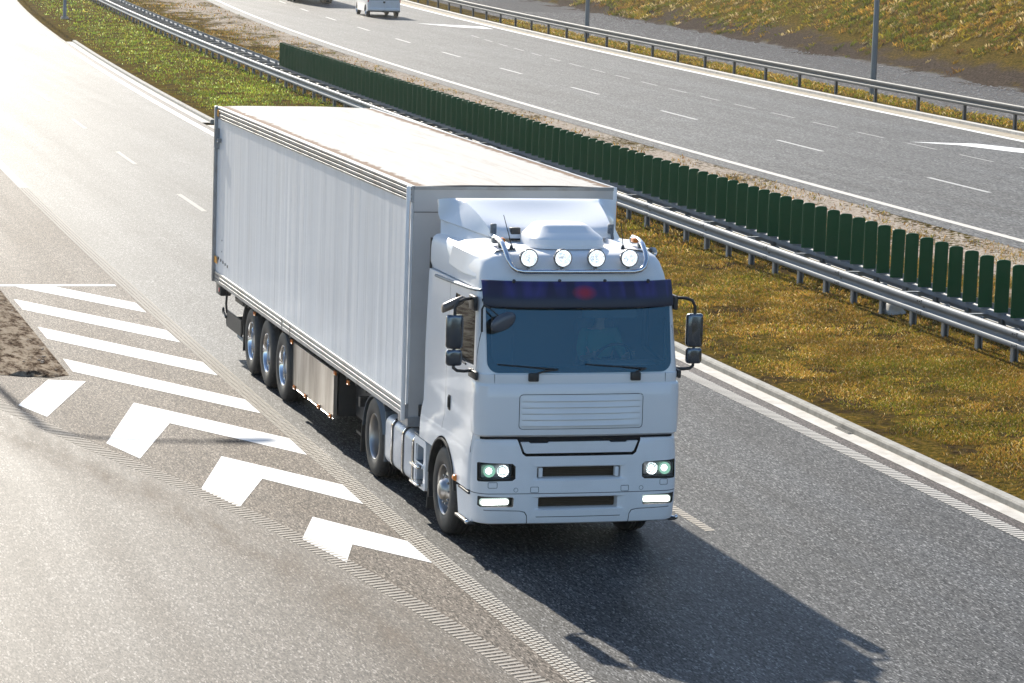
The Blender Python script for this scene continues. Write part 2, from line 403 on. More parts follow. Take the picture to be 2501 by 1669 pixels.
def ground_profile(x):
    K, Rr, Nn, Fk, H = Kx(x), Rx(x), Nx(x), FK(x), HF(x)
    return [(-160,-.05,-2),(-30,-.05,-1),(K-.05,-.05,-.2),(K+.10,-.05,-.05),(K+.12,.085,0),(K+.5,.10,.1),(K+1.5,.15,.3),((K+Rr)/2+.5,.22,.6),(Rr+.2,.29,1.),(Rr+1.2,.33,1.25),((Rr+Nn)/2+.3,.42,1.55),
            (Nn-1.6,.54,1.85),(Nn-.9,.598,1.95),(Nn-.6,.57,2.),(Fk-.1,.57,2.9),(Fk+.12,.57,3.),(Fk+.15,.67,3.05),(Fk+1.9,.67,3.2),(Fk+2.3,.62,3.3),(H-.3,.60,3.95),(H,.66,4.),(H+1.2,1.25,4.2),(H+3,2.15,4.5),(H+7,4.2,5.),(H+14,7.6,5.5),(H+24,10.5,6),(H+60,11.,6.5),(H+400,12.,7)]
def make_ground():
    xs = np.unique(np.concatenate([np.arange(-900,-320,60.), np.arange(-320,-180,5.), np.arange(-180,46,1.5), np.arange(50,400,50.)]))
    verts = []; lat = []; sub = 3
    ncol = None
    for x in xs:
        xx = max(-320., min(40., float(x)))
        P = ground_profile(xx); row = []
        for (y0,z0,l0),(y1,z1,l1) in zip(P, P[1:]):
            for k in range(sub):
                t = k/sub; row.append((y0+(y1-y0)*t, z0+(z1-z0)*t, l0+(l1-l0)*t))
        row.append(P[-1]); ncol = len(row)
        for y,z,l in row:
            if l > 4.02: z += .14*math.sin(x*.21+y*.35)*math.sin(x*.083+1)+.05*math.sin(x*1.7+y*2.1)
            elif .05 < l < 1.9: z += .012*math.sin(x*1.9+y*2.3)+.010*math.sin(x*.8-y*3.1)
            verts.append((float(x), y, z)); lat.append(l)
    faces = [(i*ncol+j, (i+1)*ncol+j, (i+1)*ncol+j+1, i*ncol+j+1) for i in range(len(xs)-1) for j in range(ncol-1)]
    mb = MB(); mb.add(verts, faces); o = mb.build('ground', 'ground', None, 60)
    a = o.data.attributes.new('lat', 'FLOAT', 'POINT'); a.data.foreach_set('value', lat)
    tag(o, kind='structure')
make_ground()
def sheet(name, f0, f1, x0, x1, z, mat, step=2., sub=1, kind='structure', edge=False):
    n = max(1, int(math.ceil((x1-x0)/step))); vs = []; ev = []
    for i in range(n+1):
        x = x0+(x1-x0)*i/n; a, b = f0(x), f1(x)
        for k in range(sub+1): vs.append((x, a+(b-a)*k/sub, z)); ev.append(1-abs(2*k/sub-1) if sub > 1 else 1)
    w = sub+1
    fs = [(i*w+k, (i+1)*w+k, (i+1)*w+k+1, i*w+k+1) for i in range(n) for k in range(sub)]
    mb = MB(); mb.add(vs, fs); o = mb.build(name, mat, None, 0)
    if edge:
        a = o.data.attributes.new('edge', 'FLOAT', 'POINT'); a.data.foreach_set('value', ev)
    if kind: tag(o, kind=kind)
    return o
def strip(mb, f, w, x0, x1, z, step=2., mat=0):
    n = max(1, int(math.ceil((x1-x0)/step))); vs = []
    for i in range(n+1):
        x = x0+(x1-x0)*i/n; vs += [(x, f(x)-w/2, z), (x, f(x)+w/2, z)]
    mb.add(vs, [(2*i, 2*i+2, 2*i+3, 2*i+1) for i in range(n)], mat)
LR = lambda x: Kx(x)-8.05          # right edge line of the lorry's carriageway
LD = lambda x: Kx(x)-4.38          # lane divider
ML = lambda x: Kx(x)-.62           # median edge line
ML2 = lambda x: Kx(x)-.48
GI = lambda x: Kx(x)-.28
sheet('road', LR, ML2, -330, 60, 0., 'asphalt_lane', 2., 4)
sheet('road_edge_strip', ML2, GI, -330, 60, 0., 'asphalt_strip', 2.)
sheet('gore_pavement', lambda x: min(RL(x), LR(x)-.02), LR, -42, 20, 0., 'asphalt_gore', .5, 4)
sheet('slip_road', lambda x: -60, lambda x: min(RL(x), LR(x)-.02), -42, 60, 0., 'asphalt_ramp', .5, 6)
sheet('hard_shoulder', lambda x: LR(x)-14, LR, -330, -42, 0., 'asphalt_gore', 2., 3)
sheet('far_road', lambda x: Nx(x)-.85, lambda x: FE(x)+.2, -330, 60, ZF, 'asphalt_far', 2., 6)
sheet('far_gutter', lambda x: FE(x)+.2, lambda x: FK(x)-.12, -330, 60, ZF, 'concrete_tan', 2.)
# sandy dust carried on to the slip road along its edge line
sheet('dust', lambda x: RL(x)-1.35, lambda x: RL(x)-.02, -30, 20, .004, 'dust', .5, 4, edge=True)
# the dirt triangle at the head of the gore
def dirt_patch():
    P = [(-26,-3.98),(-12.25,-4.04),(-12.02,-4.35),(-12.35,-5.1),(-15,-6.0),(-20,-7.2),(-26,-8.2)]
    bm = bmesh.new(); vs = [bm.verts.new((x,y,.006)) for x,y in P]; bm.faces.new(vs)
    bmesh.ops.triangulate(bm, faces=bm.faces[:]); bmesh.ops.subdivide_edges(bm, edges=bm.edges[:], cuts=5, use_grid_fill=True)
    bmesh.ops.triangulate(bm, faces=bm.faces[:])
    for v in bm.verts:
        if not v.is_boundary: v.co.z += random.uniform(.0,.07)
    mb = MB(); mb.bm(bm); tag(mb.build('dirt', 'dirt_patch', None, 50), kind='structure')
dirt_patch()

# ---- kerbs, gutters
def kerb_run(x0, x1, name):
    mb = MB(); rings = []
    n = int((x1-x0)/1.)
    for i in range(n+1):
        x = x0+(x1-x0)*i/n; k = Kx(x)
        rings.append([(x,k-.005,-.04),(x,k,.075),(x,k+.02,.10),(x,k+.145,.102),(x,k+.16,.095),(x,k+.16,-.04)])
    mb.loft(rings, 0)
    tag(mb.build(name, ['concrete_kerb','kerb_joint'], None, 30), kind='structure')
    sheet('gutter', GI, lambda x: Kx(x)-.004, x0-.3, x1, .005, 'concrete_gutter', 1.)
kerb_run(-114.5, -64.2, 'kerb'); kerb_run(-62.8, 30, 'kerb')
fk = MB(); rings = []
for i in range(196):
    x = -330+2*i; k = FK(x); rings.append([(x,k-.12,.5),(x,k-.12,.69),(x,k+.12,.70),(x,k+.12,.5)])
fk.loft(rings); tag(fk.build('far_kerb', 'concrete_gutter', None, 30), kind='structure')
dr = MB(); k = Kx(-6.35); dr.box(-6.6,-6.1,k-.08,k-.006,.006,.016,0); dr.box(-6.58,-6.12,k-.07,k-.02,.016,.02,1)
tag(dr.build('drain_inlet', ['concrete_kerb','dark_void'], None), 'small slotted drain inlet in the pale gutter beside the kerb', 'drain')

# ---- painted markings
mk = MB()
strip(mk, ML, .22, -330, -38, .004); tag(mk.build('edge_line', 'line_paint', None, 0), kind='structure')
mk = MB(); strip(mk, LR, .24, -330, -42, .004); tag(mk.build('edge_line', 'line_old', None, 0), kind='structure')
mk = MB()
for i in range(-1, 24):
    x = -3.9-12.25*i
    if i >= 3: strip(mk, LD, .13, x, x+4.1, .004)
tag(mk.build('lane_marking', 'line_old', None, 0), kind='structure')
def ribs(name, f, x0, x1, w, pitch, wid, skew, mat, cols=1, duty=.86):
    mb = MB(); x = x0; r = 0
    while x < x1:
        for c in range(cols):
            a = -w/2+w*c/cols; b = a+w/cols*(duty if cols > 1 else 1.)
            ox = (pitch*.5 if (c % 2 and cols > 1) else 0)
            y = f(x)
            xa, xb = x+ox+a*skew, x+ox+b*skew
            mb.add([(xa,y+a,.004),(xa+wid,y+a,.004),(xb+wid,y+b,.004),(xb,y+b,.004),(xa+wid*.2,y+a+.004,.0065),(xa+wid*.8,y+a+.004,.0065),(xb+wid*.8,y+b-.004,.0065),(xb+wid*.2,y+b-.004,.0095)],
                   [(4,5,6,7),(0,1,5,4),(1,2,6,5),(2,3,7,6),(3,0,4,7)])
        x += pitch; r += 1
    tag(mb.build(name, mat, None, 0, fix=False), kind='structure')
ribs('edge_line', ML, -38, 30, .24, .11, .066, -.12, 'rumble_pale')
ribs('edge_line', LR, -42, 30, .27, .105, .06, -.1, 'rumble_old', 4, .78)
ribs('edge_line', RL, -26, 30, .24, .115, .06, -.35, 'rumble_faint')
ribs('lane_marking', LD, -3.9, .2, .13, .11, .075, -.12, 'rumble_old')
ribs('lane_marking', LD, -16.1, -12., .13, .11, .075, -.12, 'rumble_old')
def flat_polys(name, polys, z, mat, jit=0.):
    mb = MB()
    for P in polys:
        bm = bmesh.new(); vs = [bm.verts.new((x,y,z)) for x,y in P]; f = bm.faces.new(vs); bmesh.ops.triangulate(bm, faces=[f]); 
        for f in bm.faces:
            if f.normal.z < 0: f.normal_flip()
        mb.bm(bm)
    return tag(mb.build(name, mat, None, 0, fix=False), kind='structure')
CH = [[(-22.9,-3.66),(-22.88,-2.92),(-20.55,-1.76),(-19.27,-1.76)], [(-21.14,-3.89),(-17.04,-1.76),(-15.62,-1.76),(-19.75,-3.89)], [(-17.55,-3.89),(-13.44,-1.76),(-12.08,-1.76),(-16.15,-3.9)], [(-13.94,-3.92),(-9.78,-1.76),(-8.55,-1.76),(-12.62,-3.94)],
      [(-11.83,-4.42),(-11.63,-3.87),(-8.51,-4.84),(-9.53,-5.13)],
      [(-9.62,-3.44),(-6.48,-1.76),(-5.21,-1.77),(-7.84,-3.2),(-5.16,-4.03),(-6.33,-4.31)],
      [(-5.22,-2.93),(-3.09,-1.75),(-1.82,-1.76),(-3.6,-2.69),(-1.8,-3.32),(-3.0,-3.59)],
      [(-1.12,-2.55),(.41,-1.74),(1.6,-1.74),(.5,-2.42),(1.46,-2.7),(.14,-2.94)],
      [(-23.22,-3.95),(-23.2,-1.76),(-22.94,-1.76),(-22.96,-3.95)]]
flat_polys('chevron_marking', CH, .0045, 'chevron_paint')
mk = MB(); strip(mk, lambda x: Nx(x)-.12, .24, -330, 60, ZF+.004)
tag(mk.build('edge_line', 'rumble_pale', None, 0), kind='structure')
mk = MB(); strip(mk, FE, .28, -330, 60, ZF+.004)
tag(mk.build('edge_line', 'line_paint', None, 0), kind='structure')
mk = MB()
for i in range(-6, 22):
    x = -52.1-11.95*i; strip(mk, D1, .14, x, x+4.0, ZF+.004)
tag(mk.build('lane_marking', 'line_far', None, 0), kind='structure')
mk = MB()
for i in range(-8, 18):
    x = -47.45-4.08*i; strip(mk, D2, .12, x, x+2.35, ZF+.004)
tag(mk.build('lane_marking', 'line_far_old', None, 0), kind='structure')
flat_polys('merge_arrow', [[(-51.88,26.45),(-50.77,27.62),(-48.5,28.35),(-46.9,29.3),(-47.6,29.95),(-49.72,29.21),(-51.42,28.45)],
                           [(-130.0,30.25),(-126.25,31.5),(-125.4,32.33),(-124.6,33.1),(-127.33,33.27),(-128.33,32.4)]], ZF+.005, 'chevron_paint')

# ------------------------------------------------------------------ guard rails
WB = [(-.01,.0),(-.05,.012),(-.074,.028),(-.08,.05),(-.08,.085),(-.072,.102),(-.025,.125),(-.015,.14),(-.015,.17),(-.025,.185),(-.072,.208),(-.08,.225),(-.08,.262),(-.074,.284),(-.055,.30),(-.025,.308)]
def beam(f, z0, x0, x1, step, sgn=1, bolts_from=None):
    mb = MB(); rings = []
    n = int((x1-x0)/step)
    outer = WB; inner = [(d+.006, z) for d, z in reversed(WB)]
    for i in range(n+1):
        x = x0+(x1-x0)*i/n; y = f(x); zz = z0(x) if callable(z0) else z0
        rings.append([(x, y+sgn*d, zz+z) for d, z in outer+inner])
    mb.loft(rings)
    if bolts_from is not None:
        x = bolts_from
        while x < x1-.3:
            y = f(x); zz = z0(x) if callable(z0) else z0
            for d, z in ((-.079,.06),(-.079,.25)):
                mb.box(x-.012,x+.012,y+sgn*d-.004,y+sgn*d+.004,zz+z-.035,zz+z+.035,1)
                for q in (-.16,-.07): mb.box(x+q-.013,x+q+.013,y+sgn*d-.009,y+sgn*d+.004,zz+z-.013,zz+z+.013,1)
            mb.box(x-.07,x+.02,y+sgn*.0-.018 if sgn>0 else y-.004,y+.004 if sgn>0 else y+.018,zz+.14,zz+.17,1)
            for q in (1.,2.,3.): mb.box(x+q-.03,x+q+.03,y-.018,y-.008,zz+.14,zz+.165,1)
            x += 4.0
    return mb
def post_mesh(name, h, mat, sgn=1):
    mb = MB(); w, d, t = .05, .10, .007
    P = [(-w,0),(w,0),(w,.025),(w-t,.025),(w-t,t),(-w+t,t),(-w+t,d-t),(w-t,d-t),(w-t,d-.025),(w,d-.025),(w,d),(-w,d)]
    mb.prism([(x, y*sgn) for x, y in P], 'z', -.4, h)
    me = mb.build(name, mat, None, 0); return me
def add_posts(root, spots, h, mat, sgn=1, limit=100):
    spots = sorted(spots, key=lambda s: -s[0]); first = None
    for i, (x, y, z) in enumerate(spots[:limit]):
        if first is None: first = post_mesh('post', h, mat, sgn); o = first
        else: o = first.copy(); col.objects.link(o)
        o.parent = root; o.location = Vector((x,y,z)) - Vector(root.location)
    rest = spots[limit:]
    if rest:
        mb = MB(); src = first.data
        for x,y,z in rest: mb.add([(v.co.x+x, v.co.y+y, v.co.z+z) for v in src.vertices], [tuple(p.vertices) for p in src.polygons])
        tag(mb.build('distant_post', mat, root, 0, fix=False), kind='stuff')
def zmed(x, off): return .29+.03*off
near = thing('guard_rail', 'galvanised steel guard rail along the grass of the median, nearest the white lorry', 'guard rail', (-20, Rx(-20)+.2, .29), group='guard rails')
beam(Rx, lambda x: .575, -260, 12, 2., 1, -30.2-4*20).build('rail_beam', ['galvanised','groove_dark'], near, 40)
sp = []; x = 2.2
while x > -255: sp.append((x, Rx(x)+.10, .29)); x -= 1.44 if x > -48 else 2.0
add_posts(near, sp, .56, 'galvanised', 1)
RR = lambda x: Rx(x)+.98           # face of the rail on the far side of the median barrier
rear = thing('guard_rail', 'second galvanised guard rail, right behind the first and below the green panels', 'guard rail', (-20, RR(-20)-.2, .32), group='guard rails')
beam(RR, lambda x: .575, -260, 12, 2., -1).build('rail_beam', 'galvanised', rear, 40)
sp = []; x = 1.6
while x > -255: sp.append((x, RR(x)-.1, .31)); x -= 1.44 if x > -48 else 2.0
add_posts(rear, sp, .56, 'galvanised', -1)
x = 1.6; first = None              # spacer brackets tying the two rails together
while x > -190:
    y = Rx(x)
    if first is None:
        mb = MB(); mb.box(-.05,.05,.205,.775,.80,.815,0); mb.box(-.05,-.043,.205,.775,.72,.80,0); first = o = mb.build('spacer_bracket', 'galvanised', None, 0)
    else: o = first.copy(); col.objects.link(o)
    o.parent = rear; o.location = Vector((x,y,0))-Vector(rear.location); x -= 2.88 if x > -48 else 2.0
far = thing('guard_rail', 'grey guard rail on widely spaced posts along the far verge, below the grassy hill', 'guard rail', (-70, FK(-70)+.2, .67), group='guard rails')
FR = lambda x: FK(x)+.10
beam(FR, lambda x: 1.20, -300, 20, 2., 1, None).build('rail_beam', 'rail_grey', far, 40)
fx = []; x = 2.
while x > -295: fx.append((x-.35, FR(x)+.06, .66)); x -= 4.12
add_posts(far, fx, .80, 'rail_grey', 1)

# ---- green anti-glare panels standing on a bar of their own
PX = lambda x: Rx(x)+.56
gs = thing('glare_screen', 'long row of upright dark green panels on a white bar along the median', 'glare screen', (-45, PX(-45), .9))
mb = MB(); rings = []
for i in range(120):
    x = -82+.75*i; y = PX(x)
    if x > 7.5: break
    rings.append([(x,y-.02,.80),(x,y+.02,.80),(x,y+.02,.872),(x,y-.02,.872)])
mb.loft(rings); mb.build('mounting_bar', 'galvanised', gs, 0)
def panel_mesh(name='panel', locs=None):
    mb = MB(); pr = []
    a, t = .123, .027
    ring = []
    for k in range(28):
        th = 2*PI*k/28; ring.append((math.copysign(abs(math.cos(th))**.5, math.cos(th))*a, math.copysign(abs(math.sin(th))**.55, math.sin(th))*t))
    rows = [(.0,1.),(.02,1.),(.83,1.),(.855,.975),(.872,.88),(.882,.70),(.886,.35)]
    mb.loft([[(v*1., u*s, z) for u, v in ring] for z, s in rows])
    for s in (-1, 1): mb.box(-.026,-.018,s*.03-.004,s*.03+.004,.05,.82)
    mb.box(-.045,.045,-.075,.075,-.024,-.004,1)
    return mb.build(name, ['panel_green','galvanised'], None, 40)
pxs = [-81.65+.667*i for i in range(113)]
pxs.sort(reverse=True); first = None
for i, x in enumerate(pxs[:100]):
    o = panel_mesh() if first is None else first.copy()
    if first is None: first = o
    else: col.objects.link(o)
    o.parent = gs; o.location = Vector((x, PX(x), .9)) - Vector(gs.location); o.rotation_euler = (R(random.uniform(-.8,.8)), R(random.uniform(-.8,.8)), R(-5+random.uniform(-4,4)))
mb = MB()
for x in pxs[100:]+[-81.65+.667*i for i in range(113,134)]:
    c, s = math.cos(R(-5)), math.sin(R(-5))
    for_ = [(v.co.x*c-v.co.y*s+x, v.co.x*s+v.co.y*c+PX(x), v.co.z+.9) for v in first.data.vertices]
    mb.add(for_, [tuple(p.vertices) for p in first.data.polygons])
tag(mb.build('panel_row', 'panel_green', gs, 40, fix=False), kind='stuff')

# ------------------------------------------------------------------ lamp posts
def lamp_post(loc, h, label, arm=(0,-1), arm_len=2.2, r=.09):
    t = thing('lamp_post', label, 'lamp post', loc, group='street lamps of the motorway')
    X, Y, Z = loc
    mb = MB(); n = 8
    mb.loft([[(X+rr*math.cos(2*PI*(k+.5)/n), Y+rr*math.sin(2*PI*(k+.5)/n), Z+zz) for k in range(n)] for zz, rr in ((0,r*1.5),(.5,r*1.45),(.52,r*1.3),(h,r*.62))])
    mb.build('pole', 'lamp_steel', t, 30)
    mb = MB(); mb.box(X-.2,X+.2,Y-.2,Y+.2,Z-.25,Z+.03); 
    for a in (-1,1):
        for b in (-1,1): mb.box(X+a*.15-.02,X+a*.15+.02,Y+b*.15-.02,Y+b*.15+.02,Z+.03,Z+.08)
    mb.build('base_plate', 'concrete_kerb', t, 0)
    mb = MB(); pts = []
    for k in range(9):
        a = k/8*PI/2; pts.append((X+arm[0]*arm_len*(1-math.cos(a)), Y+arm[1]*arm_len*(1-math.cos(a)), Z+h-.05+.7*math.sin(a)))
    mb.tube(pts, .045, 8); mb.build('arm', 'lamp_steel', t, 40)
    hx, hy, hz = pts[-1]; mb = MB()
    ax, ay = arm
    rings = []
    for d, w, zz in ((-.1,.06,.05),(.05,.12,.07),(.3,.16,.08),(.6,.15,.07),(.78,.06,.03)):
        cx, cy = hx+ax*d, hy+ay*d; px, py = -ay*w, ax*w
        rings.append([(cx-px,cy-py,hz-.03),(cx+px,cy+py,hz-.03),(cx+px*.7,cy+py*.7,hz+zz),(cx-px*.7,cy-py*.7,hz+zz)])
    mb.loft(rings); mb.build('lamp_head', 'lamp_steel', t, 40)
    return t
lamp_post((-72.6, 33.64, .66), 11, 'tall grey lamp post behind the far guard rail, the nearer of two by the hill', (0,-1))
lamp_post((-114.4, 35.17, .66), 11, 'smaller grey lamp post behind the far guard rail, left of the tall one', (0,-1))
lamp_post((-137.5, 12.0, .2), 9, 'slim grey lamp post alone in the grass at the upper left', (0,-1), 1.6, .07)
lamp_post((-26.1, -6.25, 0), 10, 'lamp post on the dirt patch, whose shadow falls across the white chevrons', (0,1), 2.2)

# ------------------------------------------------------------------ wheels
TR = .53
def make_wheel(root, x, y, side, kind, name='wheel', z=TR):
    """side -1 = right hand (y negative). kind: front / drive / trailer"""
    o = side; W = {'front': .30, 'drive': .31, 'trailer': .385, 'far': .33}[kind]
    yo = y                                    # outer face of the tyre
    def P(a): return yo - o*a                 # a = depth inwards from outer face
    # disc and hub (the wheel itself)
    mb = MB()
    if kind == 'front':
        prof = [(.13,.285),(.11,.27),(.075,.235),(.055,.20),(.05,.17),(.03,.14),(.0,.125),(-.03,.11),(-.05,.07),(-.055,.0)]
    elif kind == 'drive':
        prof = [(.19,.285),(.2,.25),(.2,.18),(.15,.15),(.13,.12),(.10,.11),(.09,.06),(.088,.0)]
    else:
        prof = [(.19,.285),(.20,.25),(.205,.19),(.15,.16),(.12,.13),(.07,.12),(.06,.08),(.055,.0)]
    mb.lathe([(-o*a, r) for a, r in prof], (x, yo, z), 'y', 36, 0)
    nd = 10
    for k in range(nd):
        t = 2*PI*k/nd; rr = .1675 if kind == 'front' else .215; dep = .045 if kind == 'front' else .198
        cx, cz = x+rr*math.cos(t), z+rr*math.sin(t)
        mb.lathe([(-o*dep,.016),(-o*(dep-.03),.015),(-o*(dep-.035),.008),(-o*(dep-.036),0.)], (cx, yo, cz), 'y', 6, 0)
        if kind == 'front':                      # round hand holes
            t += PI/nd; cx, cz = x+.222*math.cos(t), z+.222*math.sin(t)
            mb.lathe([(-o*.0635,.0),(-o*.0635,.02)], (cx, yo, cz), 'y', 10, 1)
    wh = mb.build(name, ['rim_silver','dark_void'], root, 40)
    # rim
    mb = MB(); 
    mb.lathe([(-o*.012,.302),(-o*.006,.297),(-o*.008,.290),(-o*.03,.280),(-o*.08,.272),(-o*.26,.268),(-o*.3,.29)], (x, yo, z), 'y', 44, 0)
    rim = mb.build('rim', 'chrome' if kind in ('trailer',) else 'rim_silver', wh, 50)
    # tyre
    mb = MB(); R0 = z
    pr = [(.02,.297),(.0,.315),(-.008,.36),(-.012,.41),(-.008,.45),(.002,.478),(.010,.492),(.016,.497),(.03,.513),(.05,R0-.008)]
    g_ = []
    tw = W-.1
    for k in range(4):                           # four tread grooves
        c = .05+tw*(k+.9)/4.8
        g_ += [(c-.008,R0),(c-.005,R0-.014),(c+.005,R0-.014),(c+.008,R0)]
    pr2 = pr + g_ + [(W-a, r) for a, r in reversed(pr)]
    mb.lathe([(-o*a, r) for a, r in pr2], (x, yo, z), 'y', 48, 0)
    for k in range(40):                          # shoulder lugs
        t = 2*PI*k/40; c, s = math.cos(t), math.sin(t); u, v = -s*.013, c*.013
        for a0, a1 in ((.014,.052),):
            p = []
            for aa, rr in ((a0,.500),(a1,R0-.003)):
                p += [(x+c*rr+u, yo-o*aa, z+s*rr+v), (x+c*rr-u, yo-o*aa, z+s*rr-v), (x+c*(rr+.004)-u, yo-o*aa, z+s*(rr+.004)-v), (x+c*(rr+.004)+u, yo-o*aa, z+s*(rr+.004)+v)]
            mb.add(p, [(0,1,2,3),(7,6,5,4),(0,4,5,1),(1,5,6,2),(2,6,7,3),(3,7,4,0)])
    mb.build('tyre', 'rubber', wh, 45)
    return wh

# ------------------------------------------------------------------ the white lorry: tractor
def outline(xr, hwr, hwf, xf, bow, r, zr, zf, ns=7, na=6, nf=4):
    """rear right corner - round the front - rear left corner; closed across the rear"""
    xs0 = xf - bow*((hwf-r)/hwf)**2; half = []
    for i in range(ns):
        t = i/ns; x = xr+(xs0-r-xr)*t; half.append((x, hwr+(hwf-hwr)*t))
    for k in range(na+1):
        a = PI/2*(1-k/na); half.append((xs0-r+r*math.cos(a), hwf-r+r*math.sin(a)))
    for k in range(1, nf+1):
        y = (hwf-r)*(1-k/nf); half.append((xf-bow*(y/hwf)**2, y))
    zz = lambda x: zr+(zf-zr)*max(0,min(1,(x-xr)/(xf-xr)))
    right = [(x,-y,zz(x)) for x, y in half]; left = [(x,y,zz(x)) for x, y in reversed(half[:-1])]
    return right+left
lorry = thing('tractor_unit', 'white lorry tractor unit with four round roof lamps, dark blue sun visor and lit headlamps', 'lorry')
XR = -1.14
def cab():
    rows = [(1.245,1.245,1.27,.04,.10,.76,.76),(1.245,1.245,1.30,.04,.10,1.05,1.05),(1.240,1.240,1.32,.04,.10,1.20,1.20),(1.225,1.225,1.36,.05,.12,1.33,1.33),(1.205,1.205,1.40,.05,.14,1.42,1.42),
            (1.20,1.20,1.43,.05,.14,1.7,1.7),(1.20,1.20,1.43,.05,.14,2.02,2.02),(1.20,1.20,1.42,.06,.14,2.12,2.12),(1.19,1.185,1.33,.06,.15,2.55,2.55),(1.18,1.17,1.24,.06,.16,2.98,2.98),(1.175,1.165,1.225,.06,.17,3.03,3.04)]
    mb = MB(); mb.loft([outline(XR,a,b,xf,bw,r,zr,zf) for a,b,xf,bw,r,zr,zf in rows])
    o = mb.build('cab_shell', 'white_paint', lorry, 32)
    cuts = []
    c = MB(); c.prism(rrect(-1.075,1.075,2.17,2.99,.08), 'x', .8, 2.); cuts.append(cutter(c,'cab_interior',lorry))
    c = MB(); c.prism([(.12,2.24),(.62,2.17),(1.13,2.19),(1.06,2.86),(.95,2.91),(.16,2.90)], 'y', -2, 2); cuts.append(cutter(c,'black_plastic',lorry))
    c = MB(); c.box(-.9,1.16,-1.13,1.13,1.75,2.96); cuts.append(cutter(c,'cab_interior',lorry))
    c = MB(); c.lathe([(-2,.62),(2,.62)], (0,0,.55), 'y', 56, cap=True); cuts.append(cutter(c,'black_plastic',lorry))
    c = MB(); c.box(-2,-.28,-2,2,.5,.965); cuts.append(cutter(c,'black_plastic',lorry))
    for s in (-1,1):                                         # door shut lines
        for x in (-.10,):
            c = MB(); c.box(x-.004,x+.004,s*1.15,s*1.3,1.25,3.0); cuts.append(cutter(c,'groove_dark',lorry))
        c = MB(); c.box(1.22,1.228,s*1.13,s*1.3,1.2,3.0); cuts.append(cutter(c,'groove_dark',lorry))
    boolean(o, cuts, smooth=32)
    # high roof moulding
    rr = [(1.145,1.13,1.205,.05,.18,3.045,3.05),(1.17,1.125,1.195,.05,.20,3.12,3.12),(1.17,1.105,1.145,.05,.22,3.26,3.24),(1.165,1.075,1.085,.05,.24,3.36,3.35),(1.145,1.035,1.035,.05,.25,3.42,3.415),(1.11,.99,.985,.05,.25,3.45,3.445),(1.03,.92,.90,.05,.25,3.465,3.462),(.93,.80,.70,.05,.25,3.475,3.475),(.75,.6,.4,.04,.2,3.485,3.485),(.4,.3,.1,.02,.12,3.49,3.49)]
    mb = MB(); mb.loft([outline(XR+.01*i,a,b,xf,bw,r,zr,zf) for i,(a,b,xf,bw,r,zr,zf) in enumerate(rr)])
    o = mb.build('roof', 'plastic_white', lorry, 50)
    for s in (-1,1):                                         # raised shoulder panels either side of the roof
        mb = MB(); mb.loft([[(x,s*y,z) for x,y,z in ring] for ring in (
            [(-.25,1.150,3.20),(.30,1.130,3.16),(.80,1.10,3.17),(.98,1.05,3.20)],
            [(-.25,1.172,3.20),(.30,1.152,3.16),(.80,1.125,3.17),(1.02,1.07,3.21)],
            [(-.15,1.150,3.42),(.32,1.115,3.40),(.78,1.06,3.37),(.93,1.00,3.37)],
            [(-.05,1.04,3.50),(.34,1.00,3.50),(.72,.94,3.485),(.86,.90,3.475)],
            [(.0,.66,3.535),(.34,.66,3.53),(.66,.66,3.515),(.80,.66,3.50)],
            [(.0,.64,3.46),(.34,.64,3.46),(.66,.64,3.46),(.80,.64,3.45)])], closed=False, cap=False)
        mb.build('roof_shoulder_panel', 'plastic_white', lorry, 28)
    for s in (-1,1):                                         # drip rail
        mb = MB(); mb.tube([(XR+.35,s*1.185,2.985),(-.2,s*1.185,3.0),(.7,s*1.178,3.03),(1.0,s*1.165,3.045),(1.1,s*1.13,3.05)], .018, 8); mb.build('drip_rail', 'lamp_steel', lorry, 40)
cab()
def side_pane(s):
    P = [(.10,2.26),(.11,2.22),(.62,2.15),(1.14,2.17),(1.16,2.2),(1.08,2.87),(.96,2.93),(.14,2.92),(.11,2.89)]
    mb = MB(); sl = lambda z: 1.2-(z-2.02)*.031
    mb.loft([[(x,s*(sl(z)-.012),z) for x,z in P],[(x,s*(sl(z)-.006),z) for x,z in P]]); mb.build('side_window', 'side_glass', lorry, 0)
    mb = MB(); mb.tube([(.12,s*1.199,2.235),(.62,s*1.202,2.165),(.8,s*1.203,2.158)], .014, 6); mb.build('window_seal', 'black_plastic', lorry, 30)
for s in (-1,1): side_pane(s)
def front_x(y, z):                                            # surface of the windscreen
    xf = 1.42+(1.24-1.42)*(z-2.12)/(2.98-2.12); return xf-.06*(y/1.19)**2
def surf_patch(poly_rows, off0, off1, name, mat, parent):
    rings = []
    return rings
